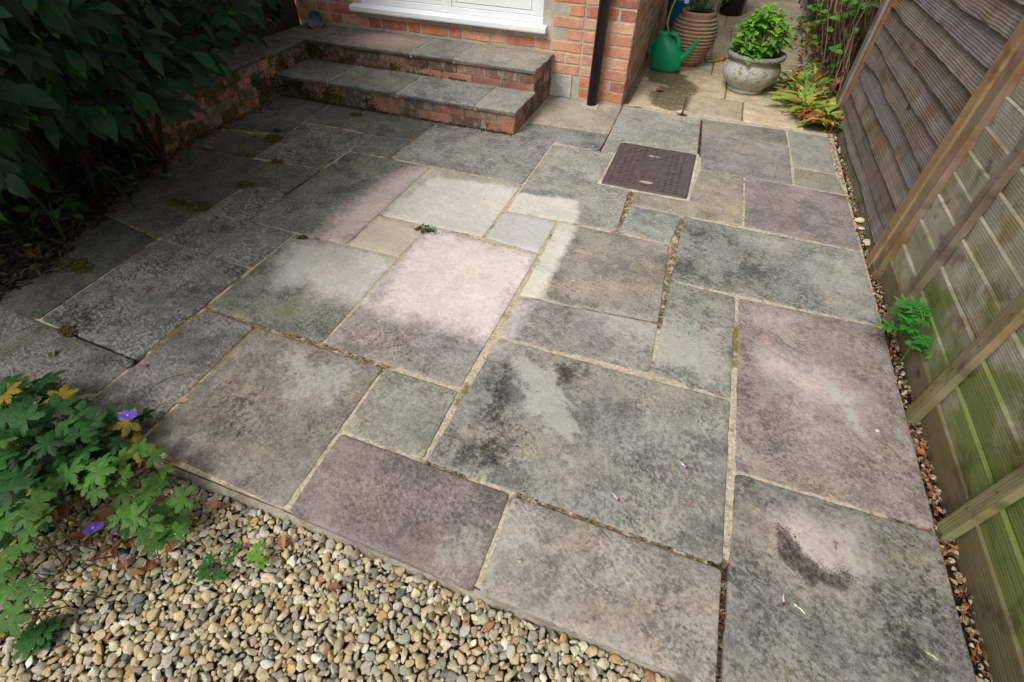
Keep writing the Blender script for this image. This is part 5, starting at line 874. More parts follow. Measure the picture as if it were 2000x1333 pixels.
link('frame', bm_mesh('frame', bm, IRON), mc)
bm = bmesh.new()   # raised border line of the lid and of the smooth centre panel
for w_, h, cx, cy, t in ((mw - .03, mh - .03, 0, 0, .0035), (.056, .108, 0.003, -.008, .0025)):
    for x0, x1, y0, y1 in ((-w_, w_, h - t, h), (-w_, w_, -h, -h + t), (-w_, -w_ + t, -h + t, h - t), (w_ - t, w_, -h + t, h - t)):
        add_box(bm, cx + x0, cx + x1, cy + y0, cy + y1, zt - .001, zt + .0026)
link('raised_border', bm_mesh('raised_border', bm, IRON), mc)
bm = bmesh.new()   # tread bars, alternating directions
for i in range(-6, 7):
    for j in range(-8, 9):
        x, y = i * .033, j * .033
        if abs(x) > mw - .04 or abs(y) > mh - .04: continue
        if abs(x) < .068 and abs(y) < .125: continue
        if abs(x) < .055 and (abs(y - .165) < .03 or abs(y + .187) < .035): continue
        an = math.radians(45 if (i + j) % 2 else -45)
        m = Matrix.Translation((x, y, zt + .0014)) @ Matrix.Rotation(an, 4, 'Z') @ Matrix.Diagonal((.0205, .0095, .0085, 1))
        r_ = bmesh.ops.create_cube(bm, size=1.0, matrix=m)
        bmesh.ops.bevel(bm, geom=list({e for v in r_['verts'] for e in v.link_edges}), offset=.0012, segments=1, affect='EDGES')
link('tread_pattern', bm_mesh('tread_pattern', bm, IRON), mc)
STEEL = mat_plain('worn_steel', (0.16, 0.15, 0.13), 0.45, 0.3, 50, .001, .5)
for cy in (.165, -.187):
    bm = bmesh.new(); add_box(bm, -.034, .03, cy - .008, cy - .001, -.014, -.006, .002); link('lifting_bar', bm_mesh('lifting_bar', bm, STEEL), mc)
bm = bmesh.new()   # pale mortar between lid frame and slabs
for x0, x1, y0, y1 in ((-mw - .022, -mw, -mh - .01, mh + .01), (mw, mw + .014, -mh - .01, mh + .01), (-mw, mw, mh, mh + .014), (-mw, mw, -mh - .012, -mh)):
    k = 14
    for i in range(k):
        if x1 - x0 > y1 - y0: q = (x0 + (x1 - x0) * i / k, x0 + (x1 - x0) * (i + 1) / k, y0, y1)
        else: q = (x0, x1, y0 + (y1 - y0) * i / k, y0 + (y1 - y0) * (i + 1) / k)
        add_box(bm, *q, -.012, -.0015 - rnd.uniform(0, .003), 0, .0012)
link('bedding_mortar', bm_mesh('bedding_mortar', bm, PALE_M), mc)

# ---- right-hand fence
FX = 0.985
def board(y0, y1, z0, h, seed, mat, front=True, wav=0.008):
    n = 34; V, F = [], []; r = random.Random(seed); s = seed * 7.3
    for i in range(n + 1):
        y = y0 + (y1 - y0) * i / n
        wv = wav * (noise.noise(Vector((y * 2.2, s, 0))) + .45 * noise.noise(Vector((y * 8, s, 3))) + .12 * noise.noise(Vector((y * 30, s, 5))))
        bow = 0.004 * noise.noise(Vector((y * 1.7, s, 9)))
        if front: lo, hi, xl, xh = z0 + wv, z0 + h, -.021, -.003
        else: lo, hi, xl, xh = z0, z0 + h + wv * .6, -.002, -.016
        zs = [lo, lo + .003, (lo + hi) / 2, hi - .003, hi]
        for k, z in enumerate(zs):
            f = (z - lo) / (hi - lo); x = FX + xl + (xh - xl) * f + bow
            if k in (0, 4): x += .0025
            V.append((x, y, z))
        for k in (4, 0):
            z = zs[k]; f = (z - lo) / (hi - lo); V.append((FX + xl + (xh - xl) * f + bow + .011, y, z))
    for i in range(n):
        a = i * 7; b = a + 7
        for k in range(7):
            k2 = (k + 1) % 7; F.append((a + k, b + k, b + k2, a + k2))
    F.append(tuple(reversed(range(7)))); F.append(tuple(range(n * 7, n * 7 + 7)))
    me = mesh('board', V, F, mat, True)
    me.set_sharp_from_angle(angle=math.radians(35)) if hasattr(me, 'set_sharp_from_angle') else None
    return me
fp = empty('board_fence', (FX, 3.2, 0)); tag(fp, 'grey brown overlapping board fence panel beyond the tall brown post', 'fence')
def par(o, root): o.location = Vector(o.location) - root.location; return o
zz_ = [-.03, .05, .117, .21, .312, .402, .497, .597, .69, .778, .872] + [.872 + .095 * k for k in range(1, 10)]
pal = [(122, 112, 103), (127, 119, 113), (116, 106, 98), (131, 121, 110), (123, 118, 115)]
for i in range(len(zz_) - 1):
    o = link('board', board(2.335, 4.10, zz_[i], zz_[i + 1] - zz_[i] + .034, 50 + i, WOOD, True, .013), None); o.parent = fp; par(o, fp)
    o['tone'] = lin((112, 108, 86) if i < 1 else pal[i % 5], .9)
bm = bmesh.new(); add_box(bm, FX - .034, FX - .004, 4.055, 4.10, -.02, 1.8, .003); o = link('edge_batten', bm_mesh('edge_batten', bm, WOOD_V), fp, tone=lin((140, 106, 80), .9)); par(o, fp)
bm = bmesh.new(); add_box(bm, FX - .02, FX + .03, 2.33, 4.1, 1.8, 1.83, .003); o = link('capping_rail', bm_mesh('capping_rail', bm, WOOD), fp, tone=lin((118, 108, 98), .9)); par(o, fp)
far_post = empty('fence_post', (FX, 4.16, 0)); tag(far_post, 'grey weathered timber fence post at the far end of the board panel', 'fence post')
bm = bmesh.new(); add_box(bm, FX - .05, FX + .05, 4.105, 4.20, -.1, 1.9, .005, .002); o = link('post', bm_mesh('post', bm, WOOD_V), far_post, tone=lin((122, 116, 106), .9)); par(o, far_post)

np_ = empty('board_fence', (FX, 1.4, 0)); tag(np_, 'green algae stained board fence panel with upright battens at the near right', 'fence')
zn = [-.03, .066, .18, .295, .407, .495, .578, .662] + [.662 + .097 * k for k in range(1, 13)]
paln = [(158, 152, 130), (164, 160, 140), (154, 148, 128), (168, 162, 144)]
for i in range(len(zn) - 1):
    o = link('board' if i else 'gravel_board', board(-0.9, 2.18, zn[i] - .028 if i else zn[0], zn[i + 1] - zn[i] + .028, 90 + i, WOOD_A, False, .006), np_); par(o, np_)
    o['tone'] = lin((128, 112, 92), .85) if i == 0 else lin(paln[i % 4], .9); o['algae'] = 0.3 if i == 0 else (1.0 if i < 5 else .6)
for y0, y1, t in ((1.35, 1.412, (140, 128, 104)), (1.835, 1.895, (128, 116, 100)), (.928, .986, (146, 134, 108)), (.42, .48, (140, 128, 104)), (-.1, -.04, (140, 128, 104)), (-.6, -.54, (140, 128, 104))):
    bm = bmesh.new(); add_box(bm, FX - .040, FX - .014, y0 + .004, y1 - .004, -.03, 1.8, .004, .0015)
    bmesh.ops.subdivide_edges(bm, edges=[e for e in bm.edges if abs(e.verts[0].co.z - e.verts[1].co.z) > 1], cuts=24)
    for v in bm.verts: v.co += Vector((noise.noise(v.co * 6) * .002, noise.noise(v.co * 5 + Vector((9, 0, 0))) * .003, 0))
    o = link('batten', bm_mesh('batten', bm, WOOD_AV, False), np_, tone=lin(t, .9), algae=.38); par(o, np_)
tp = empty('fence_post', (FX, 2.27, 0)); tag(tp, 'brown timber post and grey batten between the two fence panels', 'fence post')
for y0, y1, x0, t, al in ((2.262, 2.335, -.046, (150, 126, 92), 0.0), (2.186, 2.2605, -.036, (140, 118, 98), .55)):
    bm = bmesh.new(); add_box(bm, FX + x0, FX + .03, y0, y1, -.04 if al == 0 else .03, 1.9, .005, .001)
    bmesh.ops.subdivide_edges(bm, edges=[e for e in bm.edges if abs(e.verts[0].co.z - e.verts[1].co.z) > 1], cuts=24)
    for v in bm.verts: v.co += Vector((noise.noise(v.co * 5) * .0025, noise.noise(v.co * 4 + Vector((9, 0, 0))) * .003, 0))
    o = link('post' if al == 0 else 'batten', bm_mesh('post', bm, WOOD_AV), tp, tone=lin(t, .9), algae=al); par(o, tp)
bm = bmesh.new(); add_box(bm, FX - .042, FX + .03, 2.188, 2.262, -.05, .029, .004, .002); o = link('post_foot', bm_mesh('post_foot', bm, WOOD_AV), tp, tone=lin((120, 104, 78), .9), algae=.3); par(o, tp)

def nails(root, pts, name='nails'):
    s = Soup()
    for x, y, z in pts:
        V, F = lathe([(0, .0012), (.0022, .001), (.003, 0)], 8)
        s.add(V, F, Matrix.Translation(Vector((x, y, z)) - root.location) @ Matrix.Rotation(-math.pi / 2, 4, 'Y'), (.04, .035, .03))
    s.build(name, BITS_N, root)
BITS_N = mat_tone('nail_head', 'GEOMETRY', 0.6, 0.3, 90.0)
nails(np_, [(FX - .0405, y + rnd.uniform(-.01, .01), z + .045 + rnd.uniform(-.01, .01)) for y in (1.38, 1.865, .957, .45) for z in zn[1:12]])
nails(tp, [(FX - .0465, 2.30 + rnd.uniform(-.012, .012), z + .05) for z in zz_[1:14:2]])
nails(fp, [(FX - .0345, 4.078, z + .04) for z in zz_[1:12]])
# fence beyond, behind the climbing plant; dark fences at the left and the end of the path
def plain_fence(name, label, x0, y0, x1, y1, h, tone, w_=.14, z0=-.05):
    root = empty(name, ((x0 + x1) / 2, (y0 + y1) / 2, 0)); tag(root, label, 'fence')
    L = math.hypot(x1 - x0, y1 - y0); n = int(L / w_); a = math.atan2(y1 - y0, x1 - x0); r = random.Random(int(L * 100))
    for i in range(n):
        t = (i + .5) / n; bm = bmesh.new(); add_box(bm, -w_ * .49, w_ * .49, -.008, .008, z0, h, .002)
        link('board', bm_mesh('board', bm, WOOD), root, Vector((x0 + (x1 - x0) * t, y0 + (y1 - y0) * t, 0)) - root.location + Vector((0, 0, 0)), (0, 0, a + r.uniform(-.02, .02)), tone=lin(tone, r.uniform(.8, 1.05)))
    for z in (.35, 1.4):
        bm = bmesh.new(); add_box(bm, -L / 2, L / 2, .012, .05, z, z + .07, .002); link('rail', bm_mesh('rail', bm, WOOD), root, (0, 0, 0), (0, 0, a), tone=lin(tone, .9))
    return root
plain_fence('board_fence', 'dark green stained fence behind the tangled climbing stems', 1.10, 8.9, 1.10, 4.22, 1.9, (70, 72, 52))
plain_fence('board_fence', 'dark board fence in deep shade beyond the low left wall', -3.2, -0.6, -3.2, 3.78, 2.0, (64, 56, 46))
plain_fence('garden_gate', 'dark wooden gate closing the far end of the side path', 1.1, 9.2, -0.5, 9.2, 1.9, (60, 52, 44))

# ================================================================== LEAVES AND PLANTS
def leaf_geo(L, w_, fold=.25, droop=.25, tip=1.0, nx=4, ny=7, wave=0.0, peak=.42):
    """ovate leaf along +Y, base at origin, face up +Z"""
    V, F, U = [], [], []
    for j in range(ny + 1):
        t = j / ny
        hw = w_ * .5 * (math.sin(math.pi * min(1, t ** (math.log(.5) / math.log(peak)))) ** (.8 + .35 * tip))
        if t in (0.0, 1.0): hw = 0.0005
        z0 = -droop * L * t * t; y = L * (t - .12 * droop * t * t)
        for i in range(nx + 1):
            u = -1 + 2 * i / nx
            z = z0 + abs(u) * hw * fold + wave * L * math.sin(t * 14 + (3 if u > 0 else 0)) * abs(u) * .03
            V.append((u * hw, y, z)); U.append((u, t))
    for j in range(ny):
        for i in range(nx):
            a = j * (nx + 1) + i; F.append((a, a + 1, a + nx + 2, a + nx + 1))
    return V, F, U

def palm_geo(R, lobes=5, teeth=3, cup=.15, seed=0):
    """cranesbill leaf: deeply cut lobes with toothed tips, stalk joint at the origin"""
    r = random.Random(seed); V = [(0, 0, 0)]; U = [(0, 0)]; F = []
    n = lobes * 10; spread = math.radians(305)
    prof = [.36, .60, .70, .66, .90, .84, 1.0, .84, .90, .66, .70, .60]; n = lobes * 12
    for i in range(n + 1):
        t = i / n; a = -spread / 2 + spread * t + math.pi / 2
        ph = (t * lobes) % 1.0
        pr_ = prof[i % 12] * r.uniform(.96, 1.04)
        k = int(t * lobes); ln = 1 - .16 * abs((k + .5) / lobes - .5) * 2
        rad = R * pr_ * ln
        z = -cup * rad * (rad / R) + .05 * R * (abs(math.sin(math.pi * (ph))) - .5) * (rad / R)
        V.append((rad * math.cos(a), rad * math.sin(a), z)); U.append((1.0, t * lobes * .14))
        m = rad * .5; V.append((m * math.cos(a), m * math.sin(a), -cup * m * .3 + .03 * R * (abs(math.sin(math.pi * ph)) - .5))); U.append((.5 + .5 * abs(ph - .5), t))
    for i in range(n):
        o1, m1, o2, m2 = 1 + 2 * i, 2 + 2 * i, 3 + 2 * i, 4 + 2 * i
        F.append((m1, o1, o2, m2)); F.append((0, m1, m2))
    return V, F, U

def geo_mesh(name, geo, mat):
    V, F, U = geo; me = mesh(name, V, F, mat, True)
    a = me.attributes.new('luv', 'FLOAT_VECTOR', 'POINT'); a.data.foreach_set('vector', np.array([(u, v, 0) for u, v in U], np.float32).ravel())
    return me

def orient(loc, direction, roll=0.0, scale=1.0, face=Vector((0, 0, 1))):
    d = Vector(direction).normalized(); s = d.cross(face)
    if s.length < 1e-3: s = d.orthogonal()
    s.normalize(); f = s.cross(d)
    M = Matrix((s, d, f)).transposed().to_4x4() @ Matrix.Rotation(roll, 4, 'Y')
    return Matrix.Translation(loc) @ M @ Matrix.Scale(scale, 4)

CAM = Vector((0, 0, 1.3))
def in_view(p):
    q = cam.matrix_world.inverted() @ Vector(p)
    if q.z > -.05: return False
    x = q.x / -q.z * .949; y = q.y / -q.z * .949
    return abs(x) < 1.03 and abs(y) < .70

def place_leaves(root, items, geos, meshes, soup_mat, limit, soup_name='foliage', name='leaf'):
    """items: (geo index, matrix, tone). The ones that show largest become leaf objects, the rest one part"""
    inv = Matrix.Translation(-root.location)
    def size(it):
        p = it[1].translation; s = it[1].to_scale()[0] * it[3] if len(it) > 3 else it[1].to_scale()[0]
        return (s / max(.2, (p - CAM).length)) if in_view(p) else 0
    items = sorted(items, key=size, reverse=True)
    for it in items[:limit]:
        o = link(name, meshes[it[0]], root, tone=it[2]); o.matrix_local = inv @ it[1]
    if len(items) > limit:
        s = Soup()
        for it in items[limit:]:
            V, F, U = geos[it[0]]; s.add(V, F, inv @ it[1], it[2], U)
        s.build(soup_name, soup_mat, root, kind='stuff')

def rv(r, a=1.0): return Vector((r.uniform(-a, a), r.uniform(-a, a), r.uniform(-a, a)))

# ---- the big bush at the left
r = random.Random(21)
bush = empty('laurel_bush', (-2.6, 1.2, 0.0)); tag(bush, 'large dark broad-leaved bush overhanging the left side of the patio', 'bush')
bgeo = [leaf_geo(1, .46, .22, .25, 1.0), leaf_geo(1, .52, .15, .4, 1.1, peak=.45), leaf_geo(1, .40, .3, .15, 1.2), leaf_geo(1, .58, .18, .3, .9, peak=.4)]
bmes = [geo_mesh('leaf', g_, LEAF) for g_ in bgeo]
items = []; stems = Soup()
core = Vector((-2.75, 1.35, 1.0))
def shoot(c, n, size, out, fresh=.08, droop=.35, dark=1.0):
    a0 = r.uniform(0, 6.28)
    back = c - out * r.uniform(.25, .5) + rv(r, .06)
    V, F = tube([back, (back + c) / 2 + Vector((0, 0, .03)), c], [.004, .003, .0018], 5); stems.add(V, F, Matrix.Translation(-bush.location), (.045, .03, .018))
    for k in range(n):
        a = a0 + k * 2.4; t = k / max(1, n - 1)
        base = back.lerp(c, .35 + .65 * t)
        side = out.orthogonal().normalized(); s2 = out.cross(side)
        d = out * (.35 + .5 * t) + (side * math.cos(a) + s2 * math.sin(a)) * (.95 - .4 * t) + Vector((0, 0, -droop))
        fr = r.random() < fresh
        sz = size * r.uniform(.55, 1.25) * (.6 if fr else 1)
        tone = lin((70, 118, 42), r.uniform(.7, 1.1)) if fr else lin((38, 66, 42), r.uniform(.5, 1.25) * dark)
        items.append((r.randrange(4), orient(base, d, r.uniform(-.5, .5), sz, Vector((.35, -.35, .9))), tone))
for c in DATA['bush']:
    c = Vector(c); out = (c - core); out.z *= .5; out = (out.normalized() + rv(r, .3)).normalized()
    near = (c - CAM).length
    shoot(c, r.randint(7, 11), .098 + .015 * max(0, 2.4 - near), out, dark=.8 if near < 2.3 else 1.1)  # leaves near the camera toned darker, shade put into their colour
    if r.random() < .22:
        for k in range(3): items.append((2, orient(c + rv(r, .01), out + rv(r, .8) + Vector((0, 0, .5)), 0, r.uniform(.04, .06), Vector((.3, -.3, 1))), lin((92, 142, 48), r.uniform(.7, 1))))
for _ in range(330):     # inner and upper body of the bush
    u = r.uniform(0, 1); y = r.uniform(-.1, 3.3)
    c = Vector((r.uniform(-3.15, -2.25 - .2 * abs(y - 1.2)), y, r.uniform(.35, 2.1)))
    if y > 1.65 and c.z < .62: continue
    out = Vector((r.uniform(.2, 1), r.uniform(-.6, .5), r.uniform(-.2, .7))).normalized()
    shoot(c, r.randint(6, 8), .12, out, .03, dark=.8)  # inner leaves toned down, deep shade put into the leaf colour
for _ in range(230):     # unseen canopy added above the frame to shade the bed and patio's left edge
    t = r.uniform(0, 1); c = Vector((-2.9 + 1.05 * t + r.uniform(-.1, .1), r.uniform(-.6, 2.2), 1.5 + .7 * r.random() - .25 * t * t + .15))
    if in_view(c): continue
    shoot(c, 8, .12, Vector((.6, -.2, .4)).normalized(), .05)
for _ in range(22):
    p0 = Vector((r.uniform(-2.95, -2.65), r.uniform(.5, 2.0), 0)); p1 = p0 + Vector((r.uniform(-.1, .6), r.uniform(-.5, .5), r.uniform(.8, 1.7)))
    mid = p0.lerp(p1, .5) + rv(r, .08); V, F = tube([p0, mid, p1], [.014, .010, .005], 7); stems.add(V, F, Matrix.Translation(-bush.location), (.05, .035, .022))
stems.build('branches', BARK, bush)
place_leaves(bush, items, bgeo, bmes, LEAF_S, 300)

SUCK = ['leafy sucker ' + q for q in ('with a pale bud growing near the end of the low brick wall', 'just left of the sucker with the pale bud', 'growing against the foot of the low brick wall end', 'in the middle of the soil bed, behind the one nearest the slabs', 'between the soil bed middle and the wall end', 'closest to the corner where the wall foot meets the slabs', 'nearest the slab edge, standing alone in leaf litter', 'right beside the lone one nearest the slab edge', 'at the slab edge below the wall end', 'in deep shade left of the soil bed middle', 'in deep shade near the left edge of the picture, the middle one there', 'at the left edge of the picture, lowest of the three there', 'rising in front of the dark branches of the bush', 'at the left edge of the picture, highest of the three there', 'at the front of the bed above the dark far left slab', 'at the front of the bed, the leftmost of that row', 'behind the pair at the wall end', 'tallest of those touching the brick wall end', 'half hidden under the large hanging leaves of the bush')]
MOSL = ['moss cushion ' + q for q in ('the largest yellow brown one, on the slab below the wall foot', 'the round one on the joint in the middle of the shaded slabs', 'the paler one just left of the round one on the same slab', 'the wide dark one on the far left slab beside the soil bed', 'filling the joint corner at the left end of the dark open joint', 'where the joint bends beside the small dark slab', 'at the top corner of the small dark slab', 'on the joint left of the most speckled slab', 'on the joint close under the brick steps', 'the tiny one at the corner of the pale patched slab', 'at the right end of the wide dark one', 'the small one right of the round cushion', 'at the left end of the largest yellow brown one')]
# ---- low seedling shrubs growing in the bed
for i, (x, y) in enumerate(DATA['low']):
    labels = SUCK
    pl_ = empty('bush_sucker', (x, y, 0)); tag(pl_, labels[i], 'plant', 'leafy suckers in the soil bed under the bush')
    its = []; st = Soup(); h = r.uniform(.1, .26)
    for s_ in range(2):
        top = Vector((x + r.uniform(-.07, .07), y + r.uniform(-.07, .07), h * r.uniform(.7, 1.1)))
        V, F = tube([(x, y, -.02), Vector((x, y, 0)).lerp(top, .6) + rv(r, .012), top], [.0035, .003, .0018], 5); st.add(V, F, Matrix.Translation(-pl_.location), (.05, .08, .02))
        for k in range(6):
            a = k * 2.4 + s_; b = Vector((x, y, 0)).lerp(top, .45 + .1 * k)
            d = Vector((math.cos(a), math.sin(a), r.uniform(-.2, .5)))
            its.append((r.randrange(4), orient(b, d, 0, r.uniform(.045, .085)), lin((72, 112, 50) if r.random() < .35 else (46, 78, 44), r.uniform(.7, 1.1))))
    st.build('stem', BARK, pl_)
    place_leaves(pl_, its, bgeo, bmes, LEAF_S, 14)

# ---- soil bed
def bed_edge(Y): return np.interp(Y, [-.6, .35, .62, .9, 1.15, 1.45, 1.9, 3], [-1.95, -2.2, -2.42, -2.40, -2.52, -2.60, -2.84, -2.86])
def bed_keep(X, Y): return X < bed_edge(Y) + .03 * vnoise(X, Y, 20, 3)
def bed_z(X, Y):
    d = np.clip((bed_edge(Y) - X) / .2, 0, 1)
    return -.006 + .035 * d + .007 * vnoise(X, Y, 25, 5) + .004 * vnoise(X, Y, 70, 2)
soil = link('soil_bed', grid_mesh('soil_bed', -3.25, -1.8, -.6, 1.9, .02, bed_z, SOIL, keep=bed_keep)); tag(soil, kind='structure')

# ---- loose dead leaves as stuff
def flake(s, p, L, tone, rr_, up=.35, geo=None):
    V, F, U = geo or r.choice(dgeo)
    d = Vector((rr_.uniform(-1, 1), rr_.uniform(-1, 1), rr_.uniform(-up, up)))
    s.add(V, F, orient(p, d, rr_.uniform(-.7, .7), L), tone, U)
dgeo = [leaf_geo(1, .42, .5, .3, 1, 2, 4), leaf_geo(1, .3, .8, -.3, 1, 2, 4), leaf_geo(1, .55, .3, .5, 1, 2, 4)]
DT = [(140, 96, 62), (118, 78, 50), (160, 120, 80), (104, 66, 46), (178, 140, 100), (150, 84, 48), (96, 92, 78)]
s = Soup(); rr_ = random.Random(5)
for _ in range(1500):
    y = rr_.uniform(.3, 1.95); x = float(bed_edge(y)) + .02 - abs(rr_.gauss(0, .16))
    flake(s, Vector((x, y, float(bed_z(np.array([x]), np.array([y]))[0]) + rr_.uniform(0, .012))), rr_.uniform(.018, .06), lin(rr_.choice([(120, 94, 70), (104, 82, 62), (130, 112, 90), (94, 74, 58), (140, 122, 98), (96, 96, 80)]), rr_.uniform(.25, .6)), rr_)
for _ in range(170):      # foot of the low wall and of the steps
    y = rr_.uniform(1.5, 2.95); x = -2.85 + abs(rr_.gauss(0, .05)) + (.12 * (2.2 - y) if y < 2.2 else 0)
    flake(s, Vector((x, y, .006)), rr_.uniform(.015, .05), lin(rr_.choice(DT), rr_.uniform(.5, .9)), rr_)
for _ in range(60):
    x = rr_.uniform(-2.85, -1.1); flake(s, Vector((x, 2.985 - abs(rr_.gauss(0, .012)), .005)), rr_.uniform(.008, .025), lin(rr_.choice(DT), rr_.uniform(.6, .9)), rr_)
tag(s.build('leaf_litter', DRY_S), 'brown dead leaves littering the shaded soil bed and wall foot', 'leaf litter', kind='stuff')

# ---- moss cushions
for i, (x, y) in enumerate(DATA['moss']):
    s = Soup(); rr_ = random.Random(i); R_ = [.05, .06, .045, .06, .035, .045, .03, .025, .035, .02, .04, .03, .045][i % 13]
    for _ in range(int(70 * R_ / .04)):
        a = rr_.uniform(0, 6.28); q = R_ * math.sqrt(rr_.random())
        px_, py_ = q * math.cos(a) * 1.3, q * math.sin(a) * .8
        bm = bmesh.new(); bmesh.ops.create_icosphere(bm, subdivisions=1, radius=rr_.uniform(.003, .007))
        s.add([v.co for v in bm.verts], [tuple(v.index for v in f.verts) for f in bm.faces], Matrix.Translation((px_, py_, .002 + .004 * (1 - q / R_))) @ Matrix.Rotation(rr_.uniform(0, 3), 4, 'X') @ Matrix.Diagonal((1.4, 1, .8, 1)), (.1, .1, .02)); bm.free()
    o = s.build('moss_cushion', MOSS); o.location = (x, y, -.001)
    tag(o, MOSL[i], 'moss', 'moss cushions on the slab joints')
s = Soup(); rr_ = random.Random(77)
def mossblob(x, y, z, n, sx, sy, sz):
    for _ in range(int(n * 2.2)):
        bm = bmesh.new(); bmesh.ops.create_icosphere(bm, subdivisions=1, radius=rr_.uniform(.0025, .006))
        s.add([v.co for v in bm.verts], [tuple(v.index for v in f.verts) for f in bm.faces], Matrix.Translation((x + rr_.gauss(0, sx), y + rr_.gauss(0, sy), z + rr_.gauss(0, sz))), (.1, .1, .02)); bm.free()
for x, z in ((-2.8, .05), (-2.74, .10), (-2.68, .07), (-2.6, .03), (-2.42, .08), (-2.36, .05), (-2.45, .03), (-2.1, .02)): mossblob(x, 2.996, z, 70, .028, .002, .028)
for x, z in ((-2.83, .19), (-2.78, .23), (-2.72, .2), (-2.5, .17), (-2.12, .165)): mossblob(x, 3.386, z, 60, .03, .002, .02)
for y, z in ((2.93, .12), (2.86, .08), (2.96, .06), (3.1, .17), (3.25, .18), (2.8, .14)): mossblob(-2.857, y, z, 60, .002, .03, .025)
for x in (-2.7, -2.5, -2.2, -2.0, -1.7, -1.45, -1.2): mossblob(x + rr_.uniform(-.05, .05), 2.988, .004, 45, .06, .006, .004)
for x in (-2.6, -2.3, -1.9, -1.6): mossblob(x, 3.38, .153, 30, .05, .004, .003)
tag(s.build('wall_moss', MOSS_DK), 'dark green brown moss on the mossy corner of steps and low wall', 'moss', kind='stuff')

# ---- cranesbill
ger = empty('cranesbill', (-1.35, .25, -.03)); tag(ger, 'spreading green cranesbill with toothed leaves and violet flowers at the patio corner', 'plant')
pgeo = [palm_geo(1, 5, 3, .15, 1), palm_geo(1, 5, 3, .3, 2), palm_geo(1, 5, 2, .05, 3), palm_geo(1, 6, 3, .2, 4)]
pmes = [geo_mesh('leaf', g_, LEAF) for g_ in pgeo]
items = []; st = Soup(); rr_ = random.Random(9)
for x, y, z in DATA['ger']:
    if x > -1.28 and rr_.random() < .38: continue
    if x > -1.1 and y > .33: continue
    p = Vector((x, y, z)); up = Vector((rr_.uniform(-.35, .35), rr_.uniform(-.5, .15), 1)).normalized()
    a = rr_.uniform(0, 6.28); d = Vector((math.cos(a), math.sin(a), 0)); d = (d - up * d.dot(up)).normalized()
    R_ = rr_.uniform(.038, .060) * (.8 if x > -1.2 else 1)
    t_ = lin((78, 120, 52) if x > -1.3 else (52, 96, 48), rr_.uniform(.65, 1.15))  # leaves further left get a darker green, that side's shade painted in
    if rr_.random() < .05: t_ = lin((150, 130, 50), .9)
    if rr_.random() < .08: t_ = lin((88, 124, 50), rr_.uniform(.8, 1))
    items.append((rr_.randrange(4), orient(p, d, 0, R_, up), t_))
    root = Vector((x + rr_.uniform(-.06, .02), y + rr_.uniform(-.05, .05), -.05))
    V, F = tube([root, root.lerp(p, .5) + rv(rr_, .015), p], [.0016, .0014, .001], 4); st.add(V, F, Matrix.Translation(-ger.location), lin((110, 110, 60), .8))
for i in range(110):
    gx, gy, gz = DATA['ger'][i % len(DATA['ger'])]
    if gx > -1.32: continue
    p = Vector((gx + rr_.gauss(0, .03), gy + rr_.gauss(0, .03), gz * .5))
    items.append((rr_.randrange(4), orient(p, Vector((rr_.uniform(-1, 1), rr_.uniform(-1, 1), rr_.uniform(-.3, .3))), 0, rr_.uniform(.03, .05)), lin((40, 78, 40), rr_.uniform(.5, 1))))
for _ in range(120):     # more leaves at the left, out of the picture, and low in the clump
    p = Vector((rr_.uniform(-2.1, -1.3), rr_.uniform(-.35, .35), rr_.uniform(.0, .1)))
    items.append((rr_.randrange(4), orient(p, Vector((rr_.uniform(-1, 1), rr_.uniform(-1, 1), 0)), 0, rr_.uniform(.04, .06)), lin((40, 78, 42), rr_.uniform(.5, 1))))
for x, y, z in DATA['yel']:
    items.append((rr_.randrange(4), orient(Vector((x, y, z + .02)), Vector((rr_.uniform(-1, 1), rr_.uniform(-1, 1), 0)), .4, .032), lin((206, 170, 30), .9)))
st.build('stalks', BARK, ger)
place_leaves(ger, items, pgeo, pmes, LEAF_S, 260)
VIOLET = mat_tone('violet_petal', 'OBJECT', 0.6, .15, 80)
for i, (x, y, z) in enumerate(DATA['flow']):
    fl = link('flower', None, ger, Vector((x, y, z)) - ger.location, (-.35, .15, i)); fl.empty_display_size = .02
    pet = geo_mesh('petal', leaf_geo(.0235, .023, -.15, .1, .5, 4, 5, peak=.62), VIOLET)
    for k in range(5): link('petal', pet, fl, (0, 0, 0), (.25, 0, k * 2 * math.pi / 5), tone=lin((118, 92, 214), 1))
    V, F = lathe([(0.0, .004), (.003, .0035), (.004, 0), (0, -.002)], 8); link('flower_centre', mesh('c', V, F, VIOLET, True), fl, tone=lin((190, 190, 160), 1))
    V, F = tube([(0, 0, -.001), (.004, .01, -.05), (0, .03, -.14)], .0012, 5); o = link('flower_stem', mesh('s', V, F, VIOLET, True), fl, tone=lin((90, 110, 60), 1))
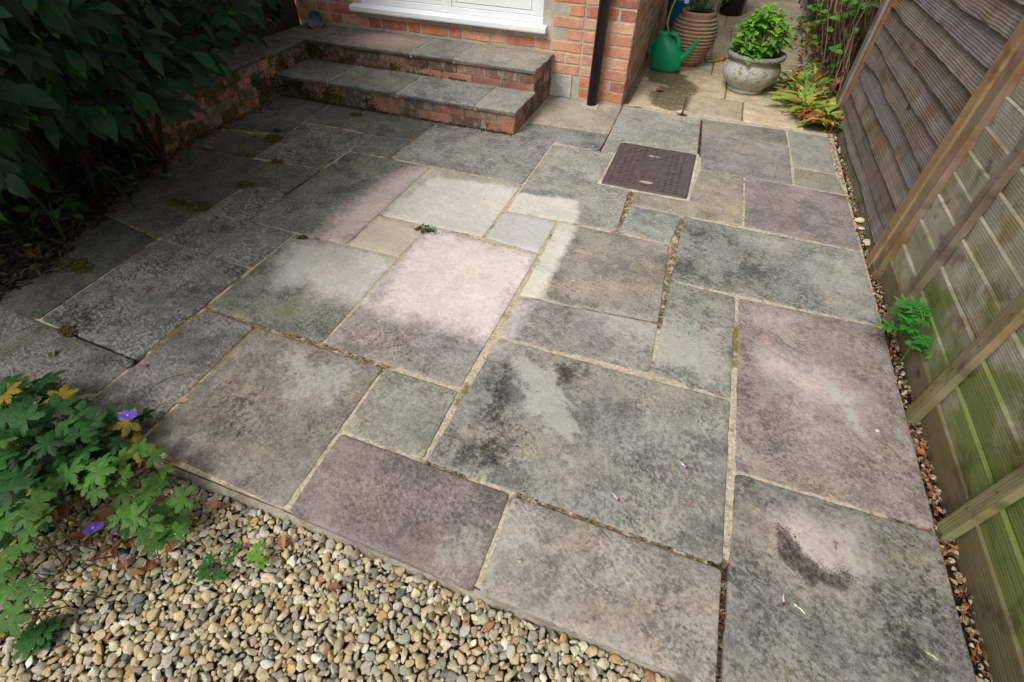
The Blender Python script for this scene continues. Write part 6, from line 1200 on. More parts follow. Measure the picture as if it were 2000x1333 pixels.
# seedlings in the gravel
for i, (x, y) in enumerate(DATA['seed']):
    e = empty('cranesbill_seedling', (x, y, -.03))
    tag(e, ['dark green cranesbill seedling in the gravel', 'bright green seedling leaf standing in the gravel', 'small lime green seedling in the gravel close to the patio edge', 'little lobed seedling beside the lime green one in the gravel', 'low lobed seedling rooted in the pale gravel', 'small dark lobed seedling in the middle of the gravel', 'cranesbill leaf lying over the gravel at the lower left', 'yellow green cranesbill sprout at the lower left of the gravel'][i], 'seedling')
    its = []
    for k in range(2 if i < 6 else 4):
        p = Vector((x + rr_.uniform(-.015, .015), y + rr_.uniform(-.015, .015), rr_.uniform(-.02, .005)))
        its.append((rr_.randrange(4), orient(p, Vector((rr_.uniform(-1, 1), rr_.uniform(-1, 1), 0)), 0, rr_.uniform(.018, .026) if i < 6 else .035), lin((112, 160, 60) if i in (2, 3) else (56, 104, 52), .95)))
    V, F = tube([(0, 0, -.03), (.003, 0, 0), (0, 0, .015)], .0012, 4); ss = Soup(); ss.add(V, F, None, lin((90, 120, 60))); ss.build('stem', BARK, e)
    place_leaves(e, its, pgeo, pmes, LEAF_S, 9)

# ---- gravel
rr_ = random.Random(31)
def stone_protos(sub, n, seed):
    out = []
    r0 = random.Random(seed)
    for i in range(n):
        bm = bmesh.new(); bmesh.ops.create_icosphere(bm, subdivisions=sub, radius=1.0)
        planes = [(rv(r0).normalized(), r0.uniform(.45, .78)) for _ in range(10)]
        for v in bm.verts:
            for nn, t in planes:
                d = v.co.dot(nn)
                if d > t: v.co -= nn * (d - t) * .93
            v.co *= 1 + .10 * noise.noise(v.co * 1.6 + Vector((i * 5, 0, 0)))
        sc = (1.0, r0.uniform(.6, .98), r0.uniform(.34, .6))
        V = np.array([(v.co.x * sc[0], v.co.y * sc[1], v.co.z * sc[2]) for v in bm.verts]); F = [tuple(v.index for v in f.verts) for f in bm.faces]
        bm.free(); out.append((V, F))
    return out
PA = stone_protos(3, 14, 1); PB = stone_protos(2, 14, 2)
GP = [(178, 165, 138), (190, 178, 152), (166, 152, 126), (158, 146, 122), (176, 158, 122), (152, 148, 138), (164, 160, 148), (178, 164, 134), (196, 186, 164), (142, 134, 120), (172, 144, 100), (170, 158, 132), (130, 126, 118), (172, 166, 150), (184, 168, 132)]
def gravel_tone(r_):
    c = r_.choice(GP)
    if r_.random() < .03: c = (212, 206, 192)
    if r_.random() < .008: c = (164, 116, 88)
    if r_.random() < .012: c = (100, 102, 106)
    return lin((c[0] + 5, c[1] + 4, c[2]), r_.uniform(.90, 1.15))
def pack(x0, x1, y0, y1, rad, n, r_, ov=.8, ok=None):
    cell = .03; grid = {}; out = []
    for i in range(n):
        q = rad(i / n); x, y = r_.uniform(x0, x1), r_.uniform(y0, y1)
        if ok and not ok(x, y): continue
        cx, cy = int(x / cell), int(y / cell); bad = False
        for a in (-1, 0, 1):
            for b in (-1, 0, 1):
                for (u, v, k) in grid.get((cx + a, cy + b), ()):
                    if (u - x) ** 2 + (v - y) ** 2 < ((k + q) * ov) ** 2: bad = True; break
                if bad: break
            if bad: break
        if bad: continue
        grid.setdefault((cx, cy), []).append((x, y, q)); out.append((x, y, q))
    return out
def gravel_ok(x, y):
    if y > .338: return x < -2.0 or x > .96 or y < .354
    return True
s = Soup()
top = pack(-1.75, .98, -.42, .352, lambda t: .0155 - .0108 * min(1, t * 1.3) ** .5, 110000, rr_, .71)
for x, y, q in top:
    e = rr_.uniform(0, .45) if rr_.random() < .85 else rr_.uniform(.5, 1.2)
    near = in_view((x, y, -.03))
    V, F = rr_.choice(PA if (q > .0085 and near) else PB)
    M = Matrix.Translation((x, y, -.043 + rr_.uniform(-.004, .004) + rr_.uniform(0, .006) + (.2 * (.0155 - q)))) @ Matrix.Rotation(rr_.uniform(0, 6.28), 4, 'Z') @ Matrix.Rotation(e * rr_.choice((-1, 1)), 4, 'X') @ Matrix.Rotation(rr_.uniform(-.4, .4), 4, 'Y') @ Matrix.Scale(q * 1.22, 4)
    s.add(V, F, M, gravel_tone(rr_))
for x, y, q in pack(-1.75, .98, -.42, .352, lambda t: .012 - .006 * t, 22000, rr_, .7):
    V, F = rr_.choice(PB); M = Matrix.Translation((x, y, -.050)) @ Euler((rr_.uniform(-1, 1), rr_.uniform(-1, 1), rr_.uniform(0, 6))).to_matrix().to_4x4() @ Matrix.Scale(q * 1.2, 4); s.add(V, F, M, gravel_tone(rr_))
go = s.build('gravel', PEBBLE); tag(go, 'rounded cream and grey gravel below the front edge of the patio', 'gravel', kind='stuff')
print('gravel stones', len(top))
s = Soup()
for i in range(260):
    x, y = rr_.uniform(-1.5, .9), rr_.uniform(-.35, .345)
    if rr_.random() < .45: y = .35 - abs(rr_.gauss(0, .03))
    p = Vector((x, y, -.022 + rr_.uniform(-.01, .004)))
    if rr_.random() < .5: flake(s, p, rr_.uniform(.006, .02), lin(rr_.choice(DT + [(200, 180, 150)]), rr_.uniform(.6, 1)), rr_)
    else:
        d = Vector((rr_.uniform(-1, 1), rr_.uniform(-1, 1), rr_.uniform(-.1, .2))) * rr_.uniform(.01, .035); V, F = tube([p, p + d * .5 + Vector((0, 0, .003)), p + d], .0008, 4); s.add(V, F, None, lin(rr_.choice([(190, 168, 130), (150, 120, 90), (120, 90, 66)]), .9))
for i in range(110):
    p = Vector((rr_.uniform(-1.42, -.98), rr_.uniform(.08, .34), -.02 + rr_.uniform(0, .012)))
    flake(s, p, rr_.uniform(.015, .05), lin(rr_.choice([(160, 104, 74), (140, 92, 64), (176, 126, 92)]), rr_.uniform(.5, .95)), rr_, .5)
tag(s.build('gravel_debris', DRY_S), 'dry straws and brown leaf scraps scattered over the gravel and under the cranesbill', 'leaf litter', kind='stuff')
bed = link('gravel_bed', grid_mesh('gravel_bed', -2.2, 1.6, -.9, .36, .05, lambda X, Y: -.062 + .004 * vnoise(X, Y, 9, 1), GRIT)); tag(bed, kind='structure')

# ---- strip of pebbles and dead bits along the fence
def strip_l(y): return float(np.interp(y, [.3, .95, 1.83, 2.39, 2.95, 3.2, 3.5, 3.8, 4.3], [.952, .947, .940, .932, .925, .902, .904, .908, .86]))
s = Soup(); rr_ = random.Random(41)
base = link('strip_soil', grid_mesh('strip_soil', .84, 1.09, .3, 4.6, .02, lambda X, Y: -.022 + .004 * vnoise(X, Y, 30, 1), SOIL)); tag(base, kind='structure')
for i in range(1500):
    y = rr_.uniform(.3, 4.35); a = strip_l(y); x = rr_.uniform(a, .985)
    big = (2.35 < y < 3.3); q = rr_.uniform(.005, .012) if rr_.random() < (.8 if big else .45) else 0
    if q:
        V, F = rr_.choice(PB); tn = lin(rr_.choice([(214, 200, 172), (190, 172, 140), (176, 150, 120), (150, 136, 116)]), rr_.uniform(.7, .95))
        s.add(V, F, Matrix.Translation((x, y, -.013 + rr_.uniform(-.003, .004))) @ Euler((rr_.uniform(-.6, .6), rr_.uniform(-.6, .6), rr_.uniform(0, 6))).to_matrix().to_4x4() @ Matrix.Scale(q, 4), tn)
o = s.build('edge_pebbles', PEBBLE); tag(o, 'pale pebbles filling the narrow gap between the patio and the fence', 'pebbles', kind='stuff')
s = Soup()
for i in range(1700):
    y = rr_.uniform(.3, 4.4); a = strip_l(y); x = rr_.uniform(a - .004, .982)
    if rr_.random() < .22: x = a + rr_.uniform(-.006, .012)
    z = -.008 + rr_.uniform(0, .008)
    if rr_.random() < .55: flake(s, Vector((x, y, z)), rr_.uniform(.008, .026), lin(rr_.choice(DT + [(196, 150, 110), (190, 110, 70)]), rr_.uniform(.55, 1)), rr_)
    else:
        d = Vector((rr_.uniform(-.3, .3), rr_.uniform(-1, 1), 0)) * rr_.uniform(.01, .03)
        V, F = tube([(x, y, z), (x + d.x, y + d.y, z + .004)], .0009, 4); s.add(V, F, None, lin(rr_.choice(DT), .8))
for t, a, b in DATA['joints']:
    if t == 'm': continue
    L = math.hypot(b[0] - a[0], b[1] - a[1]); nn = int(L * (420 if t == 'k' else 200))
    for i in range(nn):
        u = rr_.random(); x = a[0] + (b[0] - a[0]) * u + rr_.gauss(0, .0028); y = a[1] + (b[1] - a[1]) * u + rr_.gauss(0, .0028)
        flake(s, Vector((x, y, rr_.uniform(-.010, -.004))), rr_.uniform(.004, .013), lin(rr_.choice(DT + [(60, 44, 32), (200, 180, 150)]), rr_.uniform(.4, .9)), rr_)
tag(s.build('joint_debris', DRY_S), 'dry leaf scraps and twigs caught in open joints and along the fence', 'leaf litter', kind='stuff')
for i, (x, y, q, lab) in enumerate(((.950, 2.68, .031, 'large cream pebble beside the fence near the brown post, the farther of two'), (.957, 2.47, .030, 'large cream pebble at the foot of the fence nearer the brown post'), (.95, 2.60, .017, 'flat white pebble between the two large cream ones by the fence'))):
    V, F = PA[i + 3]; ss = Soup(); ss.add(V, F, Matrix.Rotation(i, 4, 'Z') @ Matrix.Scale(q, 4), None or lin((218, 204, 176), .9)); o = ss.build('pebble', PEBBLE); o.location = (x, y, .004); tag(o, lab, 'stone')

# ---- weed growing out of the fence foot
wx, wy = .962, 1.63
weed = empty('ash_seedling', (wx, wy, -.01)); tag(weed, 'bright green self-sown seedling with paired leaflets growing against the fence foot', 'plant')
wgeo = [leaf_geo(1, .42, .15, .12, .8, 4, 6), leaf_geo(1, .48, .1, .2, .7, 4, 6)]; wmes = [geo_mesh('leaflet', g_, LEAF) for g_ in wgeo]
items = []; st = Soup(); rr_ = random.Random(8)
top = Vector((wx - .012, wy + .03, .17))
V, F = tube([(wx, wy, -.02), (wx - .006, wy + .01, .08), top], [.004, .0035, .0025], 6); st.add(V, F, Matrix.Translation(-weed.location), lin((110, 140, 60)))
for i in range(21):
    a = math.radians(90 + 180 * (i + .5) / 13) if i < 13 else math.radians(rr_.uniform(60, 300)); b = Vector((wx, wy, 0)).lerp(top, .55 + .45 * (i % 5) / 4)
    d = Vector((math.cos(a) * .75, math.sin(a) * 1.1, rr_.uniform(.05, .8))).normalized(); L = rr_.uniform(.08, .125)
    e = b + d * L + Vector((0, 0, -.012)); m = b.lerp(e, .5) + Vector((0, 0, .012))
    V, F = tube([b, m, e], [.0013, .0011, .0008], 4); st.add(V, F, Matrix.Translation(-weed.location), lin((110, 150, 70)))
    for k in range(5):
        for sd_ in (-1, 1):
            t = .3 + .16 * k
            q = b.lerp(m, t * 2) if t < .5 else m.lerp(e, min(1, t * 2 - 1)); side = d.cross(Vector((0, 0, 1))).normalized() * sd_
            items.append((rr_.randrange(2), orient(q, side + d * .55 + Vector((0, 0, rr_.uniform(-.25, .2))), 0, rr_.uniform(.022, .034)), lin((66, 138, 56), rr_.uniform(.75, 1.15))))
    items.append((0, orient(e, d, 0, .034), lin((80, 150, 60), 1)))
st.build('stem', BARK, weed); place_leaves(weed, items, wgeo, wmes, LEAF_S, 240, name='leaflet')

# ---- concrete pot with hydrangea
pot = empty('garden_pot', (.35, 4.55, 0)); tag(pot, 'squat round weathered pale concrete pot holding the bright green hydrangea', 'plant pot')
prof = [(0.0, .0), (.128, .0), (.138, .008), (.138, .022), (.130, .030), (.145, .040), (.178, .070), (.203, .105), (.212, .140), (.208, .172), (.193, .200), (.180, .215), (.178, .222), (.196, .230), (.212, .240), (.217, .252), (.213, .264), (.200, .270), (.186, .268), (.180, .258), (.178, .235), (.0, .232)]
t = NT('weathered_concrete'); p = t.pos(); a = t.noise(p, 6, 5, .6); b = t.noise(p, 32, 6, .7); c = t.noise(p, 110, 4, .7)
sp2 = t.n('ShaderNodeSeparateXYZ'); t.set(sp2.inputs[0], p)
col = t.mix(t.mr(a, .3, .7), (.42, .385, .31), (.58, .56, .50)); col = t.scale_col(col, t.mr(c, .3, .7, .8, 1.12, False))
col = t.mix(t.m_('MULTIPLY', t.mr(b, .53, .62), .65), col, (.10, .095, .08))
rim = t.mr(sp2.outputs[2], .222, .236); col = t.mix(t.m_('MULTIPLY', rim, t.mr(c, .38, .58)), col, (.13, .12, .10))
gr = t.m_('MULTIPLY', t.mr(t.noise(t.vm('ADD', p, (1, 2, 3)), 9, 5, .7), .42, .65), t.mr(sp2.outputs[0], .25, .52, .1, .8)); col = t.mix(t.m_('MULTIPLY', gr, .6), col, (.20, .21, .07))
CONC = t.fin(col, t.bump(t.m_('ADD', b, c), .008, .9), .92)
V, F = lathe(prof, 56, lambda a_, i: 1 + .010 * noise.noise(Vector((math.cos(a_) * 3, math.sin(a_) * 3, i * .5))))
link('pot_body', mesh('pot_body', V, F, CONC, True), pot)
V, F = lathe([(0, .252), (.10, .25), (.176, .243)], 24); link('potting_soil', mesh('potting_soil', V, F, SOIL, True), pot)
hyd = empty('hydrangea', (.35, 4.55, .25)); tag(hyd, 'compact bright green hydrangea growing in the squat concrete pot', 'plant')
items = []; st = Soup(); rr_ = random.Random(14); hg = [leaf_geo(1, .62, .15, .25, .9, peak=.45), leaf_geo(1, .55, .2, .4, 1), leaf_geo(1, .68, .1, .3, .8, peak=.42)]; hm = [geo_mesh('leaf', g_, LEAF) for g_ in hg]
for i in range(44):
    a = rr_.uniform(0, 6.28); q = math.sqrt(rr_.random()); cx, cy = q * math.cos(a) * .185, q * math.sin(a) * .17
    if cx > 0: cx *= 1.22
    hz = .31 + (.23 * (1 - q * q)) + rr_.uniform(-.05, .03) + (.05 if cx > .05 else 0)
    c = Vector((.34 + cx, 4.56 + cy, hz))
    b0 = Vector((.35 + cx * .35, 4.55 + cy * .35, .25)); V, F = tube([b0, b0.lerp(c, .5) + rv(rr_, .012), c], [.003, .0025, .002], 5); st.add(V, F, Matrix.Translation(-hyd.location), lin((130, 150, 80)))
    for k in range(7):
        an = k * 2.2 + rr_.uniform(0, .6); lvl = k // 2
        d = Vector((math.cos(an), math.sin(an), .85 - .42 * (3 - lvl) + rr_.uniform(-.1, .1))) + Vector((cx, cy, 0)) * 2.2
        items.append((rr_.randrange(3), orient(c - Vector((0, 0, .022 * (3 - lvl))), d, rr_.uniform(-.3, .3), rr_.uniform(.062, .092) * (.65 if lvl == 3 else 1)), lin((122, 178, 44) if rr_.random() < .5 or lvl == 3 else (88, 152, 48), rr_.uniform(.8, 1.15))))
for i in range(40):   # skirt of low leaves over the rim
    a = rr_.uniform(0, 6.28); c = Vector((.35 + math.cos(a) * .12, 4.55 + math.sin(a) * .115, .285 + rr_.uniform(0, .05)))
    items.append((rr_.randrange(3), orient(c, Vector((math.cos(a), math.sin(a), rr_.uniform(-.2, .5))), 0, rr_.uniform(.06, .085)), lin((106, 166, 46), rr_.uniform(.7, 1.05))))
st.build('stems', BARK, hyd); place_leaves(hyd, items, hg, hm, LEAF_S, 290)

# ---- tall ribbed terracotta jar
jar = empty('terracotta_jar', (-.155, 5.04, 0)); tag(jar, 'tall ribbed terracotta jar with rope-like bands behind the green watering can', 'plant pot')
H_ = .405
def jr(z):
    t = z / H_; return float(np.interp(t, [0, .04, .2, .4, .6, .75, .88, .94, 1], [.095, .10, .135, .17, .182, .172, .148, .132, .132]))
prof = [(0, 0), (.092, 0)]
nb = 13
for i in range(nb):
    z0 = .03 + (H_ - .07) * i / nb; dz = (H_ - .07) / nb
    for f, e in ((0.04, -.007), (.25, .005), (.5, .0095), (.75, .005), (.96, -.007)): prof.append((jr(z0 + dz * f) + e, z0 + dz * f))
prof += [(jr(H_ - .035), H_ - .035), (.138, H_ - .03), (.142, H_ - .016), (.138, H_ - .004), (.128, H_), (.118, H_ - .004), (.115, H_ - .03), (0, H_ - .035)]
def jmod(a_, i):
    k = (i - 2) // 5; f = (i - 2) % 5
    if 2 <= i < 2 + nb * 5 and f in (1, 2, 3): return 1 + .024 * math.sin(a_ * 46 + f * 1.6 + k)
    return 1.0
t = NT('terracotta'); p = t.pos(); a = t.noise(p, 9, 5, .6); b = t.noise(p, 60, 5, .7); sp2 = t.n('ShaderNodeSeparateXYZ'); t.set(sp2.inputs[0], p)
col = t.mix(t.mr(a, .3, .7), lin((196, 146, 118), .9), lin((186, 160, 134), .9)); col = t.scale_col(col, t.mr(b, .3, .7, .75, 1.2, False))
wv = t.m_('MULTIPLY', t.mr(t.m_('ADD', b, t.mr(sp2.outputs[2], .15, .42, -.08, .08)), .50, .60), .6); col = t.mix(wv, col, (.16, .13, .10))
col = t.mix(t.m_('MULTIPLY', t.mr(t.noise(t.vm('ADD', p, (3, 1, 2)), 25, 5, .7), .58, .66), .6), col, (.55, .50, .42))
TERRA = t.fin(col, t.bump(b, .003, .8), .9)
V, F = lathe(prof, 138, jmod); link('jar_body', mesh('jar_body', V, F, TERRA, True), jar)
V, F = lathe([(0, H_ - .018), (.115, H_ - .022)], 24); link('potting_soil', mesh('potting_soil', V, F, SOIL, True), jar)
ost = empty('osteospermum', (-.155, 5.04, H_ - .02)); tag(ost, 'leafy plant with small white daisies at the top of the ribbed terracotta jar', 'plant')
items = []; st = Soup(); rr_ = random.Random(15); og = [leaf_geo(1, .3, .2, .1, .8, 2, 4)]; om = [geo_mesh('leaf', g_, LEAF) for g_ in og]
for i in range(70):
    a = rr_.uniform(0, 6.28); q = rr_.uniform(0, 1); b0 = Vector((-.155 + .08 * q * math.cos(a), 5.04 + .08 * q * math.sin(a), H_ - .03)); c = b0 + Vector((math.cos(a) * .12 * q + .05, math.sin(a) * .12 * q, rr_.uniform(.10, .28)))
    V, F = tube([b0, b0.lerp(c, .5) + rv(rr_, .01), c], .0016, 4); st.add(V, F, Matrix.Translation(-ost.location), lin((90, 110, 60)))
    for k in range(9):
        an = k * 2.4; items.append((0, orient(b0.lerp(c, .2 + .09 * k), Vector((math.cos(an), math.sin(an), .6)), 0, rr_.uniform(.018, .034)), lin((84, 122, 52), rr_.uniform(.7, 1.1))))
st.build('stems', BARK, ost); place_leaves(ost, items, og, om, LEAF_S, 120)
pg = geo_mesh('petal', leaf_geo(.019, .008, .1, .05, .3, 2, 3), mat_plain('white_petal', (.78, .72, .76), .6, .05))
for x, y, z in ((-.265, 4.90, .475), (-.225, 4.90, .505), (-.20, 4.93, .53), (-.29, 4.92, .53), (-.02, 4.92, .53)):
    fl = link('flower', None, ost, Vector((x, y, z)) - ost.location, (.75, 0, 0)); fl.empty_display_size = .02
    for k in range(13): link('petal', pg, fl, (0, 0, 0), (.1, 0, k * 2 * math.pi / 13))
    V, F = lathe([(0, .004), (.004, .003), (.0055, 0), (0, -.002)], 10); link('flower_centre', mesh('c', V, F, VIOLET, True), fl, tone=lin((150, 80, 140)))

# ---- green watering can
can = empty('watering_can', (-.318, 4.78, 0), math.radians(-6)); can.scale = (1.2, 1.15, 1.12); tag(can, 'green plastic watering can standing by the brick corner in front of the ribbed jar', 'watering can')
def loft(secs, n=32):
    V, F = [], []
    for (cx, cy, cz, rx, ry, e) in secs:
        for k in range(n):
            a = 2 * math.pi * k / n; ca, sa = math.cos(a), math.sin(a)
            V.append((cx + rx * math.copysign(abs(ca) ** e, ca), cy + ry * math.copysign(abs(sa) ** e, sa), cz))
    m = len(secs)
    for i in range(m - 1):
        for k in range(n):
            k2 = (k + 1) % n; F.append((i * n + k, i * n + k2, (i + 1) * n + k2, (i + 1) * n + k))
    F.append(tuple(reversed(range(n)))); F.append(tuple(range((m - 1) * n, m * n)))
    return V, F
V, F = loft([(0, 0, .0, .085, .055, .8), (0, 0, .004, .096, .064, .8), (0, 0, .02, .104, .070, .8), (0, 0, .06, .111, .074, .8), (-.002, 0, .10, .110, .074, .85), (-.006, 0, .14, .102, .070, .9), (-.014, 0, .17, .088, .062, .95), (-.028, 0, .195, .068, .050, 1), (-.045, 0, .215, .046, .040, 1), (-.052, 0, .232, .040, .036, 1), (-.054, 0, .246, .041, .037, 1), (-.054, 0, .249, .039, .035, 1)])
link('body', mesh('body', V, F, GREENP, True), can)
V, F = tube([(.06, 0, .075), (.10, 0, .095), (.13, 0, .128), (.158, -.004, .178), (.185, -.008, .228), (.190, -.009, .238)], [.045, .032, .022, .015, .010, .010], 14); link('spout', mesh('spout', V, F, GREENP, True), can)
V, F = tube([(-.03, 0, .232), (.0, 0, .243), (.03, 0, .238), (.050, 0, .218), (.062, 0, .185), (.070, 0, .150)], [.014, .014, .014, .015, .020, .026], 12); link('handle', mesh('handle', V, F, GREENP, True), can)
V, F = tube([(-.075, 0, .19), (-.105, 0, .178), (-.126, 0, .145), (-.126, 0, .105), (-.104, 0, .075)], .0095, 10); link('rear_grip', mesh('rear_grip', V, F, GREENP, True), can)

# ---- hose and blue bucket behind the jar
YEL = mat_plain('yellow_hose', (.42, .34, .03), .45, .1, 30)
def spline(P, n=10):
    P = [Vector(p) for p in P]; P = [P[0]] + P + [P[-1]]; out = []
    for i in range(1, len(P) - 2):
        for k in range(n):
            t = k / n; a, b, c, d = P[i - 1], P[i], P[i + 1], P[i + 2]
            out.append(.5 * ((2 * b) + (c - a) * t + (2 * a - 5 * b + 4 * c - d) * t * t + (3 * b - a - 3 * c + d) * t ** 3))
    out.append(P[-2]); return out
hose = empty('garden_hose', (-.3, 5.1, 0)); tag(hose, 'yellow garden hose running from the watering can round behind the ribbed jar', 'hose')
V, F = tube([p - hose.location for p in spline([(-.345, 4.80, .20), (-.35, 4.82, .27), (-.385, 4.95, .33), (-.37, 5.25, .44), (-.27, 5.45, .50), (-.1, 5.45, .3), (-.02, 5.35, .06), (0.0, 5.2, .013), (.03, 5.16, .012), (.085, 5.20, .012), (.12, 5.25, .014)], 8)], .0085, 10)
link('tube', mesh('tube', V, F, YEL, True), hose)
ORG = mat_plain('orange_connector', (.62, .20, .05), .45, .1, 30)
V, F = tube([Vector(p) - hose.location for p in ((.118, 5.247, .014), (.135, 5.268, .016), (.150, 5.285, .017), (.151, 5.286, .017), (.175, 5.31, .018))], [.013, .015, .015, .009, .008], 12); link('connector', mesh('connector', V, F, ORG, True), hose)
bk = empty('blue_trug', (-.33, 5.42, 0)); tag(bk, 'blue plastic tub standing behind the ribbed terracotta jar', 'tub')
BLUE = mat_plain('blue_plastic', (.01, .20, .36), .4, .1, 20)
V, F = lathe([(0, .004), (.085, .0), (.09, .01), (.125, .40), (.132, .41), (.130, .42), (.12, .415), (.082, .012), (0, .01)], 32); link('tub_body', mesh('tub_body', V, F, BLUE, True), bk)
bk.rotation_euler = (0, 0, 0)

# ---- low brick and stone step at the far side of the path, black sack
fs = empty('side_doorstep', (-.26, 7.0, 0)); tag(fs, 'brick doorstep with thick worn stone top beyond the terracotta jar', 'step')
bm = bmesh.new(); add_box(bm, -.235, .2, -.55, .7, -.02, .14); link('step_body', bm_mesh('step_body', bm, CEMENT_OLD), fs)
lay(fs, Vector((-.235, -.55, 0)), 0, .44, 0.0, 2, .07, OBS, OBH, PAL_OLD, 61); lay(fs, Vector((.205, -.55, 0)), math.pi / 2, 1.25, 0.0, 2, .07, OBS, OBH, PAL_OLD, 62)
o = link('stone_top', slab_mesh('stone_top', [(-.498, 6.42), (-.03, 6.42), (-.03, 7.75), (-.498, 7.75)], .19, .05, .001, step=.06, seed=400, marks=None), fs); stone_props(o, (150, 130, 108), (200, 180, 150), 10, .1, .3); o.location -= fs.location
sack = empty('black_sack', (.13, 7.25, 0)); tag(sack, 'black plastic sack or bin standing on the path beyond the stone doorstep', 'sack')
V, F = loft([(0, 0, 0.0, .11, .11, .9), (0, 0, .01, .13, .13, .9), (.0, 0, .2, .145, .14, .9), (.01, 0, .5, .15, .15, .9), (.01, 0, .8, .14, .14, .95), (.01, 0, .95, .05, .05, 1)], 40)
V = [(x + .012 * noise.noise(Vector((x * 9, y * 9, z * 3))), y + .012 * noise.noise(Vector((x * 9, y * 9, z * 3 + 5))), z) for x, y, z in V]
link('sack_body', mesh('sack_body', V, F, mat_plain('black_polythene', (.008, .008, .009), .4, .2, 30, .002), True), sack)

# ---- strap-leaved plant with dying leaves
brg = empty('hosta_clump', (.82, 4.25, 0)); tag(brg, 'sprawling clump of broad green strap leaves with dead orange brown ones beside the concrete pot', 'plant')
items = []; rr_ = random.Random(18); sg = [leaf_geo(1, .22, .4, .55, .9, 4, 8, .6, .5), leaf_geo(1, .30, .3, .8, .8, 4, 8, .5, .5), leaf_geo(1, .17, .5, .3, 1, 4, 8, .6, .45)]; sm = [geo_mesh('leaf', g_, LEAF) for g_ in sg]
ditems = []; dm = [geo_mesh('dead_leaf', leaf_geo(1, .26, .9, .5, 1, 4, 6, 2.5, .5), DRY), geo_mesh('dead_leaf', leaf_geo(1, .2, 1.1, .1, 1, 4, 6, 3, .5), DRY)]
crowns = [(.72, 4.72), (.80, 4.55), (.78, 4.35), (.86, 4.2), (.80, 4.12), (.88, 4.02), (.70, 4.5), (.90, 4.4), (.86, 4.7), (.92, 4.9), (.76, 4.95), (.82, 4.08), (.70, 4.25), (.66, 4.6), (.9, 3.93), (.84, 3.98), (.74, 4.12)]
for cx, cy in crowns:
    for k in range(9):
        a = k * 2.4 + rr_.uniform(0, 1); e = rr_.uniform(.3, 1.15)
        items.append((rr_.randrange(3), orient(Vector((cx + rr_.uniform(-.02, .02), cy + rr_.uniform(-.02, .02), .02)), Vector((math.cos(a) * .8 - .12, math.sin(a) * .8 - .1, e)), rr_.uniform(-.4, .4), rr_.uniform(.15, .235)), lin((160, 180, 84) if rr_.random() < .5 else rr_.choice([(104, 156, 72), (186, 176, 84), (120, 160, 80)]), rr_.uniform(.75, 1.12))))
    for k in range(5):
        a = rr_.uniform(0, 6.28)
        ditems.append((rr_.randrange(2), orient(Vector((cx + rr_.uniform(-.06, .06), cy + rr_.uniform(-.07, .05), .03 + rr_.uniform(0, .05))), Vector((math.cos(a), math.sin(a) - .2, rr_.uniform(-.2, .6))), rr_.uniform(-1, 1), rr_.uniform(.08, .14)), lin(rr_.choice([(184, 112, 66), (170, 96, 56), (196, 134, 86), (150, 92, 60)]), rr_.uniform(.7, 1))))
place_leaves(brg, items, sg, sm, LEAF_S, 150)
place_leaves(brg, ditems, [None, None], dm, DRY_S, 100, name='dead_leaf')

# ---- climbing plant, mostly dead stems, over the far fence
vine = empty('climbing_vine', (1.0, 5.2, 0)); tag(vine, 'tangled brown climbing stems with a few fresh green leaves covering the far fence', 'climber')
rr_ = random.Random(23); st = Soup()
for i in range(300):
    y = rr_.uniform(4.25, 7.5); z = rr_.uniform(0, .3); P = [Vector((rr_.uniform(.95, 1.06), y, z))]
    big = i < 5
    d = Vector((0, rr_.uniform(-.5, .7), 1)).normalized()
    for k in range(9):
        d = (d + Vector((rr_.uniform(-.25, .25), rr_.uniform(-.5, .5), rr_.uniform(-.25, .35)))).normalized()
        q = P[-1] + d * rr_.uniform(.08, .2); q.x = min(1.08, max(.86, q.x)); q.z = max(.01, q.z); P.append(q)
    w0 = .02 if big else rr_.uniform(.0015, .006)
    V, F = tube(spline(P, 3), [w0 * (1 - .6 * j / 28) for j in range(28)], 6 if big else 4)
    st.add(V, F, Matrix.Translation(-vine.location), lin(rr_.choice([(150, 124, 98), (128, 100, 78), (164, 144, 118), (112, 88, 70)]), rr_.uniform(.6, .95)))
st.build('stems', BARK, vine)
items = []; vg = [leaf_geo(1, .62, .15, .2, .9), leaf_geo(1, .5, .2, .3, 1)]; vm_ = [geo_mesh('leaf', g_, LEAF) for g_ in vg]
for i in range(190):
    c = Vector((rr_.uniform(.84, .98), rr_.uniform(4.2, 6.8), rr_.uniform(.05, 1.15)))
    if rr_.random() < .3: c = Vector((rr_.uniform(.86, .96), rr_.uniform(4.3, 5.0), rr_.uniform(.55, .95)))
    for k in range(3):
        a = k * 2.1 + rr_.uniform(0, 1); items.append((rr_.randrange(2), orient(c, Vector((-.4 + .5 * math.cos(a), math.sin(a), .2)), rr_.uniform(-.4, .4), rr_.uniform(.045, .085), Vector((-1, -.3, .8))), lin((92, 146, 62), rr_.uniform(.6, 1.1))))
place_leaves(vine, items, vg, vm_, LEAF_S, 220)
s = Soup()
for i in range(420):
    y = rr_.uniform(4.1, 7); flake(s, Vector((rr_.uniform(.78, 1.04), y, rr_.uniform(0, .35) ** 1.5)), rr_.uniform(.03, .07), lin(rr_.choice(DT), rr_.uniform(.5, 1)), rr_, .8)
tag(s.build('vine_litter', DRY_S), 'dead brown leaves caught in and under the climbing stems', 'leaf litter', kind='stuff')

